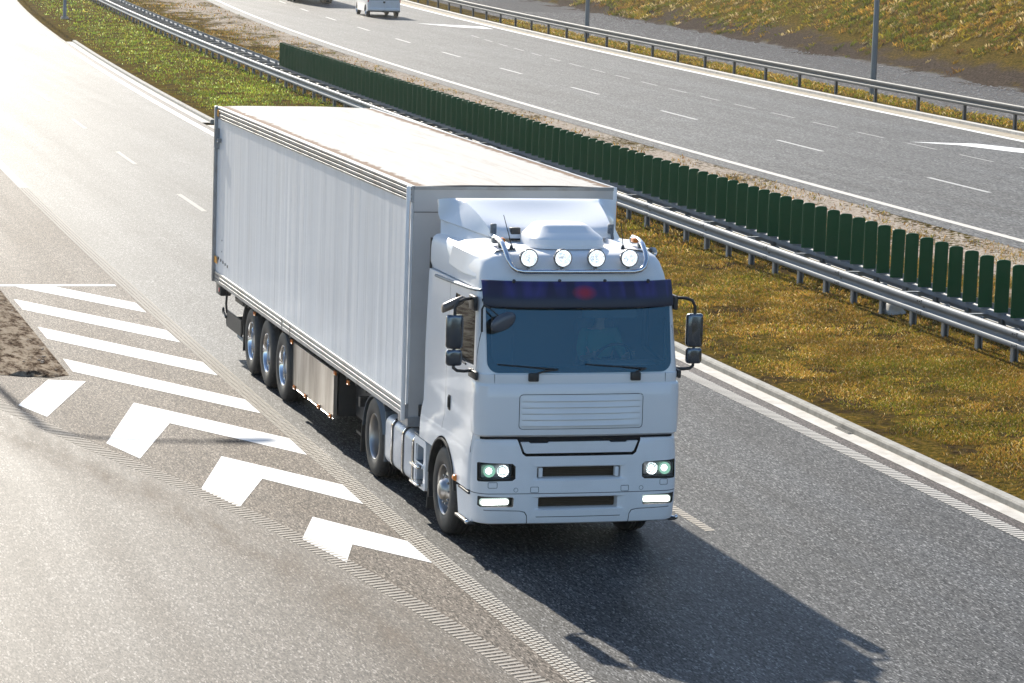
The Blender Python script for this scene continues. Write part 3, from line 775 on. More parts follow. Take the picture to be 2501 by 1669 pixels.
def windscreen():
    mb = MB(); rows = []
    outl = rrect(-1.10,1.10,2.135,3.0,.13,6)
    # grid fill by strips between the left and right run of the outline
    zs = sorted(set(round(z,4) for _, z in outl))
    def width(z):
        ys = [y for y, zz in outl if abs(zz-z) < 1e-3]; return max(abs(y) for y in ys)
    front = []; back = []
    for z in zs:
        w = width(z); ny = 12
        front.append([(front_x(-w+2*w*k/ny, z)+.006, -w+2*w*k/ny, z) for k in range(ny+1)])
        back.append([(front_x(-w+2*w*k/ny, z)+.001, -w+2*w*k/ny, z) for k in range(ny+1)])
    mb.loft(front, closed=False, cap=False); mb.build('windscreen', 'windscreen_glass', lorry, 60)
    # black ceramic border under the glass
    inn = rrect(-1.045,1.045,2.215,2.93,.12,6); outl = rrect(-1.10,1.10,2.138,2.998,.13,6)
    def dense(P, Q, m=10):
        p2 = []; q2 = []; n = len(P)
        for i in range(n):
            for k in range(m):
                t = k/m; j = (i+1)%n
                p2.append((P[i][0]+(P[j][0]-P[i][0])*t, P[i][1]+(P[j][1]-P[i][1])*t)); q2.append((Q[i][0]+(Q[j][0]-Q[i][0])*t, Q[i][1]+(Q[j][1]-Q[i][1])*t))
        return p2, q2
    outl, inn = dense(outl, inn)
    mb = MB(); n = len(outl)
    mb.add([(front_x(y,z)+.0035,y,z) for y,z in outl]+[(front_x(y,z)+.0035,y,z) for y,z in inn], [(i,(i+1)%n,n+(i+1)%n,n+i) for i in range(n)])
    mb.build('windscreen_border', 'dark_void', lorry, 0)
windscreen()
def wipers():
    for y0, ya, yb in ((-.57,-.98,-.28),(.65,.05,.78)):
        mb = MB(); P = lambda y, z, o: (front_x(y,z)+o, y, z)
        mb.box(front_x(y0,2.1)-.0,front_x(y0,2.1)+.05,y0-.06,y0+.06,2.045,2.14,0,.012)
        ym = (ya+yb)/2
        mb.tube([P(y0,2.13,.05),P((y0+yb)/2,2.165,.045),P(yb,2.178,.035),P(ym+.1,2.20,.03)], .011, 6)
        mb.tube([P(yb,2.18,.022)]+[P(yb+(ya-yb)*k/4,2.18+.055*k/4,.022) for k in (1,2,3)]+[P(ya,2.235,.022)], .009, 6)
        mb.build('wiper', 'black_plastic', lorry, 40)
wipers()
def visor():
    mb = MB(); rows = []
    for z, x in ((2.885,1.435),(2.90,1.44),(3.0,1.40),(3.1,1.355),(3.165,1.32),(3.175,1.305)):
        rows.append([(x-.16*(y/1.13)**4-.03*(y/1.13)**2, y, z) for y in [1.135*(k-14)/14 for k in range(29)]])
    back = [[(x-.012,y,z) for x,y,z in r] for r in reversed(rows)]
    n = len(rows[0]); full = rows+back
    mb.loft(full, closed=False, cap=False, loop=True)
    o = mb.build('sun_visor', 'visor', lorry, 45)
    for y in (-.80,-.26,.28,.80): mb = MB(); mb.tube([(1.29,y,3.165),(1.305,y,3.19)], .02, 8); mb.build('visor_clip', 'black_plastic', lorry, 40)
visor()

def band(rows, name, mat, smooth=30, parent=None, cap=True):
    mb = MB(); mb.loft(rows, cap=cap); return mb.build(name, mat, parent or lorry, smooth)
def fpo(xf, hw, r, z, bow=.055, xr=1.15): return outline(xr,hw,hw,xf,bow,r,z,z,3,6,4)
def front_panel():
    rows = [fpo(1.44,1.19,.13,1.405),fpo(1.475,1.215,.14,1.43),fpo(1.482,1.222,.15,1.60),fpo(1.478,1.222,.15,1.85),fpo(1.470,1.218,.15,1.995),fpo(1.455,1.205,.14,2.015)]
    o = band(rows, 'front_panel', 'white_paint', 35)
    c = MB(); ring = rrect(-.735,.745,1.495,1.90,.045,4); inn = rrect(-.728,.738,1.502,1.893,.04,4)
    a = [(y,z) for y,z in ring]; 
    n = len(a); vs = []
    for x in (1.40,1.6): vs += [(x,y,z) for y,z in ring]+[(x,y,z) for y,z in inn]
    f = []
    for i in range(n):
        j = (i+1)%n
        f += [(i,j,n+j,n+i),(2*n+i,3*n+i,3*n+j,2*n+j),(i,2*n+i,2*n+j,j),(n+i,n+j,3*n+j,3*n+i)]
    c.add(vs, f); boolean(o, [cutter(c,'groove_dark',lorry)], smooth=35)
    # five pressed louvres
    mb = MB(); rows = []
    zs = []
    for k in range(5):
        z0 = 1.525+.0715*k; zs += [(z0,.0),(z0+.006,.020),(z0+.016,.026),(z0+.045,.010),(z0+.069,.002)]
    xs = lambda y: 1.480-.055*(y/1.222)**2
    for z, d in zs:
        rows.append([(xs(y)+(.0015 + d*(1 if abs(y-.005) < .70 else .0)), y, z) for y in [-.725,-.715,-.70,-.35,0,.35,.71,.725,.735]])
    mb.loft(rows, closed=False, cap=False); mb.build('grille_louvre', 'white_paint', lorry, 25)
    band([fpo(1.43,1.165,.13,1.33),fpo(1.435,1.17,.13,1.418)], 'panel_gap', 'dark_void', 35)
    # lower rim of the screen: the white strip with its two corner pieces
    rows = [fpo(1.44,1.19,.13,2.022),fpo(1.442,1.195,.13,2.03),fpo(1.437,1.20,.14,2.12),fpo(1.425,1.20,.14,2.128)]
    o = band(rows, 'scuttle_panel', 'white_paint', 35)
    cs = []
    for s in (-1,1):
        c = MB(); c.box(1.2,1.6,s*1.02-.004,s*1.02+.004,1.9,2.2); cs.append(cutter(c,'groove_dark',lorry))
    boolean(o, cs, smooth=35)
front_panel()
def bumper():
    B = lambda xf, hw, r, z, bow=.06: outline(1.24,hw,hw,xf,bow,r,z,z,3,7,5)
    rows = [B(1.46,1.17,.22,.395),B(1.485,1.20,.22,.41),B(1.497,1.215,.22,.47),B(1.505,1.22,.22,.60),B(1.508,1.225,.21,.75),B(1.500,1.225,.20,.95),B(1.488,1.22,.20,1.15),B(1.479,1.21,.20,1.29),B(1.472,1.20,.19,1.35),B(1.455,1.18,.18,1.372),B(1.43,1.16,.16,1.378)]
    o = band(rows, 'bumper', 'plastic_white', 32)
    cs = []
    def cut(poly, x0, mat, axis='x'):
        c = MB(); c.prism(poly, axis, x0, 1.8); cs.append(cutter(c, mat, lorry))
    cut([(-.765,1.45),(-.68,1.215),(-.64,1.185),(.64,1.185),(.68,1.215),(.765,1.45)], 1.36, 'dark_void')          # open step above the bumper
    def flared(y0,y1,z0,z1,fl=.035):
        c = MB(); c.loft([[(1.30,y,z) for y,z in rrect(y0,y1,z0,z1,.02,3)],[(1.462,y,z) for y,z in rrect(y0,y1,z0,z1,.02,3)],[(1.53,y,z) for y,z in rrect(y0-.16,y1+.16,z0-fl*.9,z1+fl,.02,3)]]); cs.append(cutter(c,'plastic_white',lorry))
    flared(-.50,.50,.922,1.058); flared(-.475,.475,.572,.705,.025)
    for s in (-1,1):
        P = [(-1.185,.905),(-1.175,.895),(-.79,.905),(-.757,.93),(-.757,1.07),(-.79,1.10),(-1.17,1.115),(-1.185,1.105)]
        cut([(s*-y,z) for y,z in P][::(1 if s<0 else -1)], 1.30, 'dark_void')
        P = [(-1.175,.725),(-.785,.715),(-.77,.70),(-.775,.61),(-.79,.60),(-1.15,.60),(-1.175,.62)]
        cut([(s*-y,z) for y,z in P], 1.30, 'dark_void')
    def groove(z0, z1, hwc=9.):
        a = outline(1.2,1.26,1.26,1.56,.06,.22,z0,z0,3,7,5); b = outline(1.2,1.212,1.212,1.494,.06,.21,z0,z0,3,7,5)
        n = len(a); c = MB()
        vs = a+b+[(x,y,z1) for x,y,_ in a]+[(x,y,z1) for x,y,_ in b]; f = []
        for i in range(n-1):
            j = i+1; f += [(i,j,n+j,n+i),(2*n+i,3*n+i,3*n+j,2*n+j),(i,2*n+i,2*n+j,j),(n+i,n+j,3*n+j,3*n+i)]
        f += [(0,n,3*n,2*n),(n-1,3*n-1,4*n-1,2*n-1)]
        c.add(vs, f); cs.append(cutter(c,'groove_dark',lorry))
    groove(.752,.760)
    for s in (-1,1):                                          # seams round the lower corner pieces
        pts = [(-1.30,.585),(-1.12,.565),(-.70,.555),(-.64,.54),(-.615,.50),(-.60,.30)]
        w = .004; up = [(y,z+w) for y,z in pts[:3]]+[(y+w,z+w) for y,z in pts[3:]]; dn = [(y,z-w) for y,z in pts[:3]]+[(y-w,z-w) for y,z in pts[3:]]
        P = [(s*-y,z) for y,z in up+dn[::-1]]
        c = MB(); c.prism(P, 'x', 1.43, 1.8); cs.append(cutter(c,'groove_dark',lorry))
    c = MB(); c.box(1.487,1.8,-.60,.60,.478,.486); cs.append(cutter(c,'groove_dark',lorry))
    for y, z, w in ((-1.02,.855,.055),(-.53,.80,.05),(.55,.80,.05),(1.03,.86,.05)):        # small covers
        ring = rrect(y-w,y+w,z-.035,z+.035,.012,2); inn = rrect(y-w+.006,y+w-.006,z-.029,z+.029,.008,2); n = len(ring); c = MB(); vs = []
        for x in (1.42,1.6): vs += [(x,a,b) for a,b in ring]+[(x,a,b) for a,b in inn]
        f = []
        for i in range(n):
            j = (i+1)%n; f += [(i,j,n+j,n+i),(2*n+i,3*n+i,3*n+j,2*n+j),(i,2*n+i,2*n+j,j),(n+i,n+j,3*n+j,3*n+i)]
        c.add(vs, f); cs.append(cutter(c,'fender_grey',lorry))
    boolean(o, cs, smooth=32)
    mb = MB(); mb.prism([(-.70,1.345),(-.655,1.232),(-.63,1.215),(.63,1.215),(.655,1.232),(.70,1.345),(.58,1.345),(.56,1.33),(.38,1.33),(.36,1.345),(-.36,1.345),(-.38,1.33),(-.58,1.33),(-.60,1.345)], 'x', 1.38, 1.452); mb.build('front_step', 'plastic_white', lorry, 30)
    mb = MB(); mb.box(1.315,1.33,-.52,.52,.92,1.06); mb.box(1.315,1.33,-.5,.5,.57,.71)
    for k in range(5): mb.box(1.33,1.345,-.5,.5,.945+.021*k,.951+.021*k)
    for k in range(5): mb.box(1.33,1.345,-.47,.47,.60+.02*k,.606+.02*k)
    mb.build('intake_mesh', 'flare_tinted_mesh', lorry, 0)
    mb = MB()
    for s in (-1,1): mb.box(1.40,1.468,s*.455-.022,s*.455+.022,.937,1.048,0,.006)
    mb.build('intake_strut', 'plastic_white', lorry, 30)
    mb = MB()
    for s in (-1,1): mb.lathe([(0,.026),(.004,.026),(.004,.022),(.001,.022)], (1.482,s*.75,.80), 'x', 16)
    mb.build('tow_cover_ring', 'fender_grey', lorry, 0)
bumper()
def lamps():
    for s in (-1,1):
        y0 = s*.972
        mb = MB(); mb.box(1.33,1.345,y0-.2,y0+.2,.90,1.11); mb.box(1.345,1.40,y0-.19,y0-.175,.91,1.10); mb.box(1.345,1.40,y0-.175,y0+.19,.905,.93)
        hl = mb.build('headlight', 'black_plastic', lorry, 0)
        mb = MB(); mb.prism(rrect(y0-.165,y0+.165,.935,1.08,.02,3), 'x', 1.346, 1.375); mb.build('headlight_housing', 'rim_silver', hl, 30)
        for dy in (-.080,.080):
            mb = MB(); cy = y0+dy; bright = (dy*s < 0)
            mb.lathe([(.05,.070),(.03,.066),(.012,.050)], (1.37,cy,1.01), 'x', 24, 1); mb.lathe([(.012,.050),(.022,.036)], (1.37,cy,1.01), 'x', 24, 2); mb.lathe([(.022,.036),(.035,.022),(.04,.0)], (1.37,cy,1.01), 'x', 24, 0)
            mb.build('headlight_bulb', ['lit_white' if bright else 'lit_cool', 'reflector' if bright else 'lit_green', 'lit_soft'], hl, 50)
        mb = MB(); P = [(y0-.17,.925),(y0+.17,.925),(y0+.17,1.085),(y0-.17,1.09)]
        mb.prism(P, 'x', 1.432, 1.436); mb.build('headlight_glass', 'lens_glass', hl, 0)
        mb = MB(); mb.box(1.34,1.36,y0-.2,y0+.2,.60,.725)
        fl = mb.build('fog_light', 'black_plastic', lorry, 0)
        mb = MB(); mb.prism(rrect(y0-.175,y0+.17,.608,.688,.03,4), 'x', 1.362, 1.398, 1); mb.prism(rrect(y0-.163,y0+.158,.618,.678,.028,4), 'x', 1.38, 1.402); mb.build('fog_light_lens', ['lit_white','lit_soft'], fl, 30)
lamps()
def mirrors():
    for s in (-1,1):
        Y = s*1.44
        mb = MB()
        def shell(z0,z1,x0,x1,y0,y1,nm):
            zs = [(z0,.80),(z0+.012,.92),(z0+.03,.99),((z0+z1)/2,1.),(z1-.03,.99),(z1-.012,.92),(z1,.80)]; rings = []
            cx, cy = (x0+x1)/2, (y0+y1)/2
            base = []
            for k in range(24):                               # plan: two soft lobes on the front
                a = 2*PI*k/24; u = math.copysign(abs(math.cos(a))**.6, math.cos(a)); v = math.copysign(abs(math.sin(a))**.6, math.sin(a))
                xx = u*(x1-x0)/2; yy = v*(y1-y0)/2
                if u > .2: xx -= .014*math.exp(-(yy/.028)**2)
                base.append((xx,yy))
            for z, q in zs: rings.append([(cx+xx*q, cy+yy*q, z) for xx,yy in base])
            m2 = MB(); m2.loft(rings); return m2.build(nm, 'black_gloss', lorry, 60)
        shell(2.392,2.775,1.08,1.20,Y-.10,Y+.10,'mirror'); shell(2.195,2.375,1.09,1.20,Y-.095,Y+.095,'kerb_mirror')
        mb.tube([(1.0,s*1.185,2.945),(1.08,s*1.24,2.955),(1.14,s*1.33,2.955),(1.14,s*1.40,2.93),(1.14,Y-s*.0,2.86),(1.14,Y,2.76)], .019, 8)
        mb.box(.93,1.16,s*1.20-.025,s*1.20+.025,2.82,2.985,0,.012); mb.build('mirror_bracket', 'black_plastic', lorry, 40)
        mb = MB(); mb.tube([(1.14,Y,2.41),(1.14,Y,2.34)], .019, 8)
        mb.tube([(1.14,Y,2.21),(1.14,Y,2.165),(1.15,s*1.40,2.135),(1.16,s*1.32,2.13),(1.14,s*1.2,2.135)], .019, 8)
        mb.box(1.02,1.34,s*1.215-.02,s*1.215+.02,2.05,2.145,0,.012); 
        mb.build('mirror_bracket', 'black_plastic', lorry, 40)
    s = -1
    mb = MB(); mb.loft([[(1.02+q*.06*math.cos(a),-1.43+.105*t,2.885+q*.055*math.sin(a)+.045*t) for a in [2*PI*k/16 for k in range(16)]] for t, q in ((-1.25,.75),(-1.2,.9),(-1.1,1.),(0,1.05),(.9,1.),(1.1,.8))])
    mb.build('wide_angle_mirror', 'mirror_brown', lorry, 50)
    mb = MB(); mb.tube([(1.30,-1.16,2.60),(1.30,-1.165,2.86),(1.32,-1.15,2.905),(1.37,-1.10,2.885)], .013, 8); mb.tube([(1.37,-1.10,2.885),(1.41,-1.04,2.83),(1.42,-1.0,2.80)], .010, 8)
    mb.build('front_mirror_arm', 'black_plastic', lorry, 40)
    bm = bmesh.new(); bmesh.ops.create_uvsphere(bm, u_segments=20, v_segments=12, radius=1.)
    for v in bm.verts: v.co = Vector((1.46+v.co.x*.045-v.co.y*.03, -.955+v.co.y*.155, 2.735+v.co.z*.105+v.co.y*.045))
    mb = MB(); mb.bm(bm); mb.build('front_mirror', 'mirror_smoke', lorry, 60)
simple('black_gloss', (.10,.125,.16), .2, metal=.85, coat=.5); simple('mirror_brown', (.16,.125,.10), .35, coat=.3); simple('mirror_smoke', (.07,.085,.11), .25, coat=.3)
mirrors()
def deflector():
    mb = MB(); rows = []
    n = 13; us = [-1,-.9,-.75,-.5,-.25,0,.25,.5,.75,.9,1]
    def centre(t, u):
        yc = .745+.105*t
        x = .07-1.05*t; z = 3.54+.355*t**.56
        z -= .045*math.sin(PI*min(1,t*1.05))*(1-u*u); x -= .10*(1-u*u)*math.sin(PI*t*.9)*.6
        return (x, yc*u, z)
    def wing(t, w, s):
        a = Vector(centre(t, s)); tip = Vector((-1.06, s*1.105, 3.655+.225*min(1., max(0.,(t-.28)/.45))))
        k = min(1., t/.78); e = Vector((.07-1.13*k, s*(.745+.365*k), 3.54+.10*k+.235*max(0.,(t-.78)/.22)))
        p = a.lerp(e, w); p.x -= .05*math.sin(PI*w)*t
        return tuple(p)
    for i in range(n):
        t = i/(n-1)
        rows.append([wing(t, w, -1) for w in (1.,.97,.7,.35,.08)]+[centre(t,u) for u in us]+[wing(t, w, 1) for w in (.08,.35,.7,.97,1.)])
    top = rows[-1]
    rows.append([(x-.035,y*.998,z-.006) for x,y,z in top]); rows.append([(x-.055,y*.995,z-.03) for x,y,z in top]); rows.append([(x-.05,y*.985,z-.16) for x,y,z in top])
    mb.loft(rows, closed=False, cap=False)
    o = mb.build('roof_deflector', 'white_paint', lorry, 40)
    md = o.modifiers.new('s','SOLIDIFY'); md.thickness = .02; md.offset = -1
    # flank plates that close the deflector to the roof
    for s in (-1,1):
        mb = MB(); mb.loft([[(-1.05,s*1.075,3.44),(-.30,s*.99,3.45),(.0,s*.76,3.47),(-.02,s*.74,3.54),(-.5,s*.88,3.60),(-1.08,s*1.07,3.68)],[(-1.05,s*1.055,3.44),(-.30,s*.97,3.45),(.0,s*.74,3.47),(-.02,s*.72,3.54),(-.5,s*.86,3.60),(-1.08,s*1.05,3.68)]]); mb.build('deflector_flank', 'plastic_white', lorry, 30)
        mb = MB(); yy = s*.72
        mb.tube([(.14,yy,3.53),(.10,yy,3.60),(.035,yy,3.665)], .02, 6); mb.box(.03,.075,yy-.035,yy+.035,3.585,3.70,0,.01); mb.build('deflector_bracket', 'fender_grey', lorry, 30)
deflector()
def roof_gear():
    mb = MB(); rings = []
    for z, sx, sy, ox, fz in ((3.478,.385,.415,.02,0),(3.482,.425,.45,.02,0),(3.53,.435,.455,.02,0),(3.585,.42,.445,.01,0),(3.615,.395,.425,-.005,0),(3.665,.30,.37,-.05,0),(3.715,.25,.315,-.07,0),(3.732,.225,.285,-.075,0),(3.738,.18,.24,-.075,0)):
        rings.append([(.34+ox+sx*math.copysign(abs(math.cos(a))**.5, math.cos(a)), .03+sy*math.copysign(abs(math.sin(a))**.62, math.sin(a)), z) for a in [2*PI*k/44 for k in range(44)]])
    mb.loft(rings); ac = mb.build('air_conditioner', 'plastic_white', lorry, 24)
    mb = MB(); rings = [[(.34+.40*math.copysign(abs(math.cos(a))**.55, math.cos(a)), .03+.42*math.copysign(abs(math.sin(a))**.6, math.sin(a)), z) for a in [2*PI*k/32 for k in range(32)]] for z in (3.42,3.477)]
    mb.loft(rings); mb.build('conditioner_base', 'black_plastic', ac, 30)
    mb = MB(); mb.box(-.06,.03,-.50,-.38,3.50,3.65,0,.01); mb.build('cable_box', 'black_plastic', lorry, 30)
    # chrome lamp bar
    path = [(.55,-.84,3.60),(.75,-.84,3.595),(.92,-.84,3.56),(1.06,-.835,3.47),(1.13,-.825,3.40),(1.175,-.79,3.325),(1.19,-.74,3.29),(1.195,-.66,3.275)]
    sm = []
    for i in range(len(path)-1):
        for k in range(3): sm.append(tuple(path[i][j]+(path[i+1][j]-path[i][j])*k/3 for j in range(3)))
    sm.append(path[-1]); bow = [(1.195+.02*(1-(y/.66)**2), y, 3.275) for y in [-.5,-.3,-.1,.1,.3,.5]]
    p = sm+bow+[(x,-y,z) for x,y,z in reversed(sm)]
    mb = MB(); mb.tube(p, .028, 12); bar = mb.build('lamp_bar', 'chrome', lorry, 60)
    mb = MB()
    for s in (-1,1): mb.box(.52,.62,s*.84-.035,s*.84+.035,3.53,3.60,0,.01); mb.box(.80,.86,s*.84-.03,s*.84+.03,3.50,3.575,0,.01)
    mb.build('bar_foot', 'lamp_steel', bar, 30)
    for y in (-.60,-.20,.20,.60):
        c = (1.16+.02*(1-(y/.66)**2), y+.0, 3.43)
        mb = MB(); mb.lathe([(-.10,.0),(-.098,.03),(-.07,.075),(-.02,.104),(.03,.108),(.036,.104),(.036,.094)], c, 'x', 32); mb.lathe([(0,.03),(.0,.03)], (c[0],c[1],c[2]), 'x', 8)
        mb.tube([(c[0]-.02,y,3.34),(c[0]+.0,y,3.29)], .022, 8)
        sl = mb.build('spotlight', 'chrome_dark', lorry, 50)
        mb = MB(); mb.lathe([(.034,.098),(.02,.09),(-.03,.06),(-.045,.03),(-.048,0.)], c, 'x', 32); mb.build('reflector', 'reflector', sl, 60)
        mb = MB(); mb.lathe([(.034,.099),(.042,.07),(.046,.035),(.047,.0)], c, 'x', 32); mb.build('lens', 'spot_glass', sl, 60)
    for y, x, z0, tilt in ((-.74,.93,3.50,-.10),(.60,.93,3.50,-.02)):
        h = .34 if y < 0 else .26
        mb = MB(); mb.tube([(x,y,z0),(x,y,z0+.05)], [.028,.012], 8); mb.tube([(x,y,z0+.05),(x-.05,y+tilt*.9,z0+.05+h)], [.006,.004], 6); mb.build('antenna', 'black_plastic', lorry, 40)
    for s in (-1,1):
        mb = MB(); mb.box(.68,.78,s*.80-.03,s*.80+.03,3.56,3.61,0,.012); mb.build('roof_marker_lamp', 'amber', lorry, 30)
    # air horn at the left roof edge, seen past the corner
    mb = MB(); mb.lathe([(-.22,.025),(-.05,.03),(.06,.045),(.09,.062),(.085,.05),(.0,.02)], (.50,1.07,3.43), 'x', 20); mb.tube([(.48,1.04,3.33),(.48,1.07,3.40)], .02, 6); mb.build('air_horn', 'chrome', lorry, 50)
simple('chrome_dark', (.30,.29,.28), .25, metal=1.)
glass_mat('spot_glass', (.92,.95,.97), .10, .05)
roof_gear()
def lower_tractor():
    # wheel arch trim, steps and side plates
    for s in (-1,1):
        mb = MB(); pts = []
        for k in range(17):
            a = R(8+164*k/16); pts.append((.63*math.cos(a), s*1.247, .55+.60*math.sin(a)))
        mb.loft([[(x*q, y, .55+(z-.55)*q) for q, y in ((1.,s*1.215),(1.,s*1.262),(.965,s*1.262),(.965,s*1.215))] for x,_,z in pts]); mb.build('wheel_arch', 'black_plastic', lorry, 40)
        mb = MB(); mb.loft([[(x,s*y,z) for x,y,z in r] for r in ([(.74,1.225,.40),(1.26,1.205,.40),(1.26,1.215,.70),(.66,1.235,.72)],[(.74,1.19,.40),(1.26,1.17,.40),(1.26,1.18,.70),(.66,1.20,.72)])]); mb.build('step_panel', 'plastic_white', lorry, 30)
        mb = MB(); mb.box(.70,1.28,s*1.21-.05,s*1.21+.05,.365,.395,0,.008); mb.build('step_tread', 'black_plastic', lorry, 30); mb = MB(); mb.box(.78,1.24,s*1.20-.05,s*1.20+.04,.715,.745,0,.008); mb.build('step_tread', 'black_plastic', lorry, 30)
        mb = MB(); mb.lathe([(-.02,.035),(.03,.035),(.04,.025),(.042,.0)], (.66,s*1.255,.80), 'x', 14); mb.build('side_marker_lamp', 'amber', lorry, 40)
        mb = MB(); mb.box(.05,.15,s*1.20-.012,s*1.20+.018,1.50,1.68,0,.01); mb.box(.065,.135,s*1.218-.004,s*1.218+.014,1.53,1.66,1,.008); mb.build('door_handle', ['black_plastic','dark_void'], lorry, 30)
        mb = MB(); bm = bmesh.new(); bmesh.ops.create_uvsphere(bm, u_segments=14, v_segments=8, radius=.028)
        for v in bm.verts: v.co += Vector((1.27, s*1.26, .40))
        mb.bm(bm); mb.tube([(1.25,s*1.2,.41),(1.27,s*1.25,.40)], .01, 6); mb.build('corner_marker', 'chrome', lorry, 50)
    # frame
    mb = MB()
    for s in (-1,1): mb.box(-4.6,1.1,s*.40-.04,s*.40+.04,.72,.98)
    mb.box(-.9,1.2,-1.08,1.08,.62,.95); mb.box(-.1,.1,-.95,.95,.45,.6); mb.box(XR-.02,-.4,-1.15,1.15,.955,1.02); mb.lathe([(-.9,.08),(.9,.08)], (-3.61,0,.53), 'y', 12, cap=True); mb.box(-3.9,-3.3,-.3,.3,.35,.72,0,.1)
    mb.box(-4.7,-4.6,-1.2,1.2,.75,.88); mb.lathe([(1.0,.45),(1.06,.48),(1.10,.45)], (-3.1,0,0), 'z', 24, cap=True)
    mb.build('chassis', 'chassis_black', lorry, 30)
    # fuel tank, straps, boarding step box
    for s in (-1,1):
        mb = MB(); sect = rrect(.31,.93,.31,.93,.13,6)
        prof = [(s*(1.235-(u-.31)), z) for u, z in rrect(.31,.92,.30,.935,.12,6)]
        def ring(x, sh): 
            cy = sum(p[0] for p in prof)/len(prof); cz = sum(p[1] for p in prof)/len(prof)
            return [(x, cy+(y-cy)*sh, cz+(z-cz)*sh) for y,z in prof]
        mb.loft([ring(-3.0,.90),ring(-2.99,.96),ring(-2.97,.99),ring(-2.95,1.),ring(-1.30,1.),ring(-1.28,.98)])
        tk = mb.build('fuel_tank', 'tank_alu', lorry, 40)
        for x in (-2.58,-2.0,-1.46):
            mb = MB()
            mb.loft([ring(x-.05,1.012),ring(x-.05,1.035),ring(x+.05,1.035),ring(x+.05,1.012)], cap=False, loop=True, mat=0)
            mb.loft([ring(x-.02,1.03),ring(x-.02,1.045),ring(x+.012,1.045),ring(x+.012,1.03)], cap=False, loop=True, mat=1)
            mb.build('tank_strap', ['black_plastic','chrome'], tk, 40)
        mb = MB(); mb.lathe([(.0,.06),(.03,.06),(.045,.05),(.046,0)], (-2.2,s*1.0,.935), 'z', 16); mb.build('filler_cap', 'black_plastic', tk, 40)
        mb = MB()
        P = rrect(-1.40,-.82,.34,.95,.05,4)
        mb.prism(P, 'y', s*.85, s*1.24); o = mb.build('boarding_step', 'plastic_white', lorry, 35)
        cs = []
        for z0, z1 in ((.41,.60),(.65,.86)):
            c = MB(); c.prism(rrect(-1.31,-.92,z0,z1,.03,3), 'y', s*1.02, s*1.4); cs.append(cutter(c,'fender_grey',lorry))
        boolean(o, cs, smooth=35)
        mb = MB(); mb.box(-1.30,-.93,s*1.22-.1,s*1.22+.022,.60,.635,0,.006); mb.build('step_tread', 'chrome', o, 30); mb = MB(); mb.box(-1.30,-.93,s*1.22-.1,s*1.22+.022,.385,.415,0,.006); mb.build('step_tread', 'chrome', o, 30)
        mb = MB(); mb.box(-1.42,-.80,s*1.17-.07,s*1.17+.07,.952,.985,0,.012); mb.build('step_cover', 'fender_grey', lorry, 30)
        # black splash guard behind the front wheel
        mb = MB(); rows = []
        for k in range(8):
            a = R(120+80*k/7); rows.append([(.66*math.cos(a), s*(1.24-dy), .55+.66*math.sin(a)) for dy in (0,.32)]+[(.69*math.cos(a), s*(1.24-dy), .55+.69*math.sin(a)) for dy in (.32,0)])
        mb.loft(rows); mb.build('splash_guard', 'black_plastic', lorry, 40)
        mb = MB(); mb.loft([[(-.74,s*1.22,.40),(-.74,s*.95,.40),(-.765,s*.95,.40),(-.765,s*1.22,.40)],[(-.80,s*1.22,.14),(-.78,s*.95,.14),(-.80,s*.95,.14),(-.82,s*1.22,.14)]]); mb.build('mud_flap', 'rubber', lorry, 30)
        # drive wheel fender
        mb = MB(); rows = []
        for k in range(19):
            a = R(12+165*k/18); c_, s_ = math.cos(a), math.sin(a); r0 = .645
            rows.append([(-3.61+(r0+dr)*c_, s*y, .53+(r0+dr)*s_*.86+.02) for dr, y in ((0,.62),(0,1.20),(-.06,1.255),(-.07,1.25),(-.02,1.19),(-.015,.62))])
        mb.loft(rows); mb.build('drive_wheel_fender', 'fender_grey', lorry, 40)
        mb = MB(); mb.loft([[(-4.26,s*1.245,.62),(-4.26,s*.65,.62),(-4.275,s*.65,.62),(-4.275,s*1.245,.62)],[(-4.31,s*1.245,.2),(-4.31,s*.65,.2),(-4.325,s*.65,.2),(-4.325,s*1.245,.2)]]); mb.build('mud_flap', 'rubber', lorry, 30)
        mb = MB(); mb.loft([[(-3.08,s*1.22,.30),(-3.08,s*.66,.30),(-3.05,s*.66,.95),(-3.05,s*1.22,.95)],[(-3.05,s*1.22,.30),(-3.05,s*.66,.30),(-3.02,s*.66,.95),(-3.02,s*1.22,.95)]]); mb.build('fender_plate', 'fender_grey', lorry, 30)
        make_wheel(lorry, 0, s*1.225, s, 'front'); make_wheel(lorry, -3.61, s*1.235, s, 'drive'); 
        mb = MB(); mb.lathe([(-s*.33,.30),(-s*.33,.5),(-s*.36,.53),(-s*.61,.53),(-s*.64,.5),(-s*.64,.30)], (-3.61,s*1.235,.53), 'y', 36); mb.build('inner_tyre', 'rubber', lorry, 45)
    # roof-high wind fairing edge behind the cab
    for s in (-1,1):
        mb = MB(); mb.loft([[(XR-.02,s*1.19,1.05),(XR+.02,s*1.19,1.05),(XR+.02,s*1.17,3.40),(XR-.02,s*1.17,3.40)],[(XR-.02,s*1.17,1.05),(XR+.02,s*1.17,1.05),(XR+.02,s*1.15,3.40),(XR-.02,s*1.15,3.40)]]); mb.build('cab_rear_edge', 'black_plastic', lorry, 30)
lower_tractor()
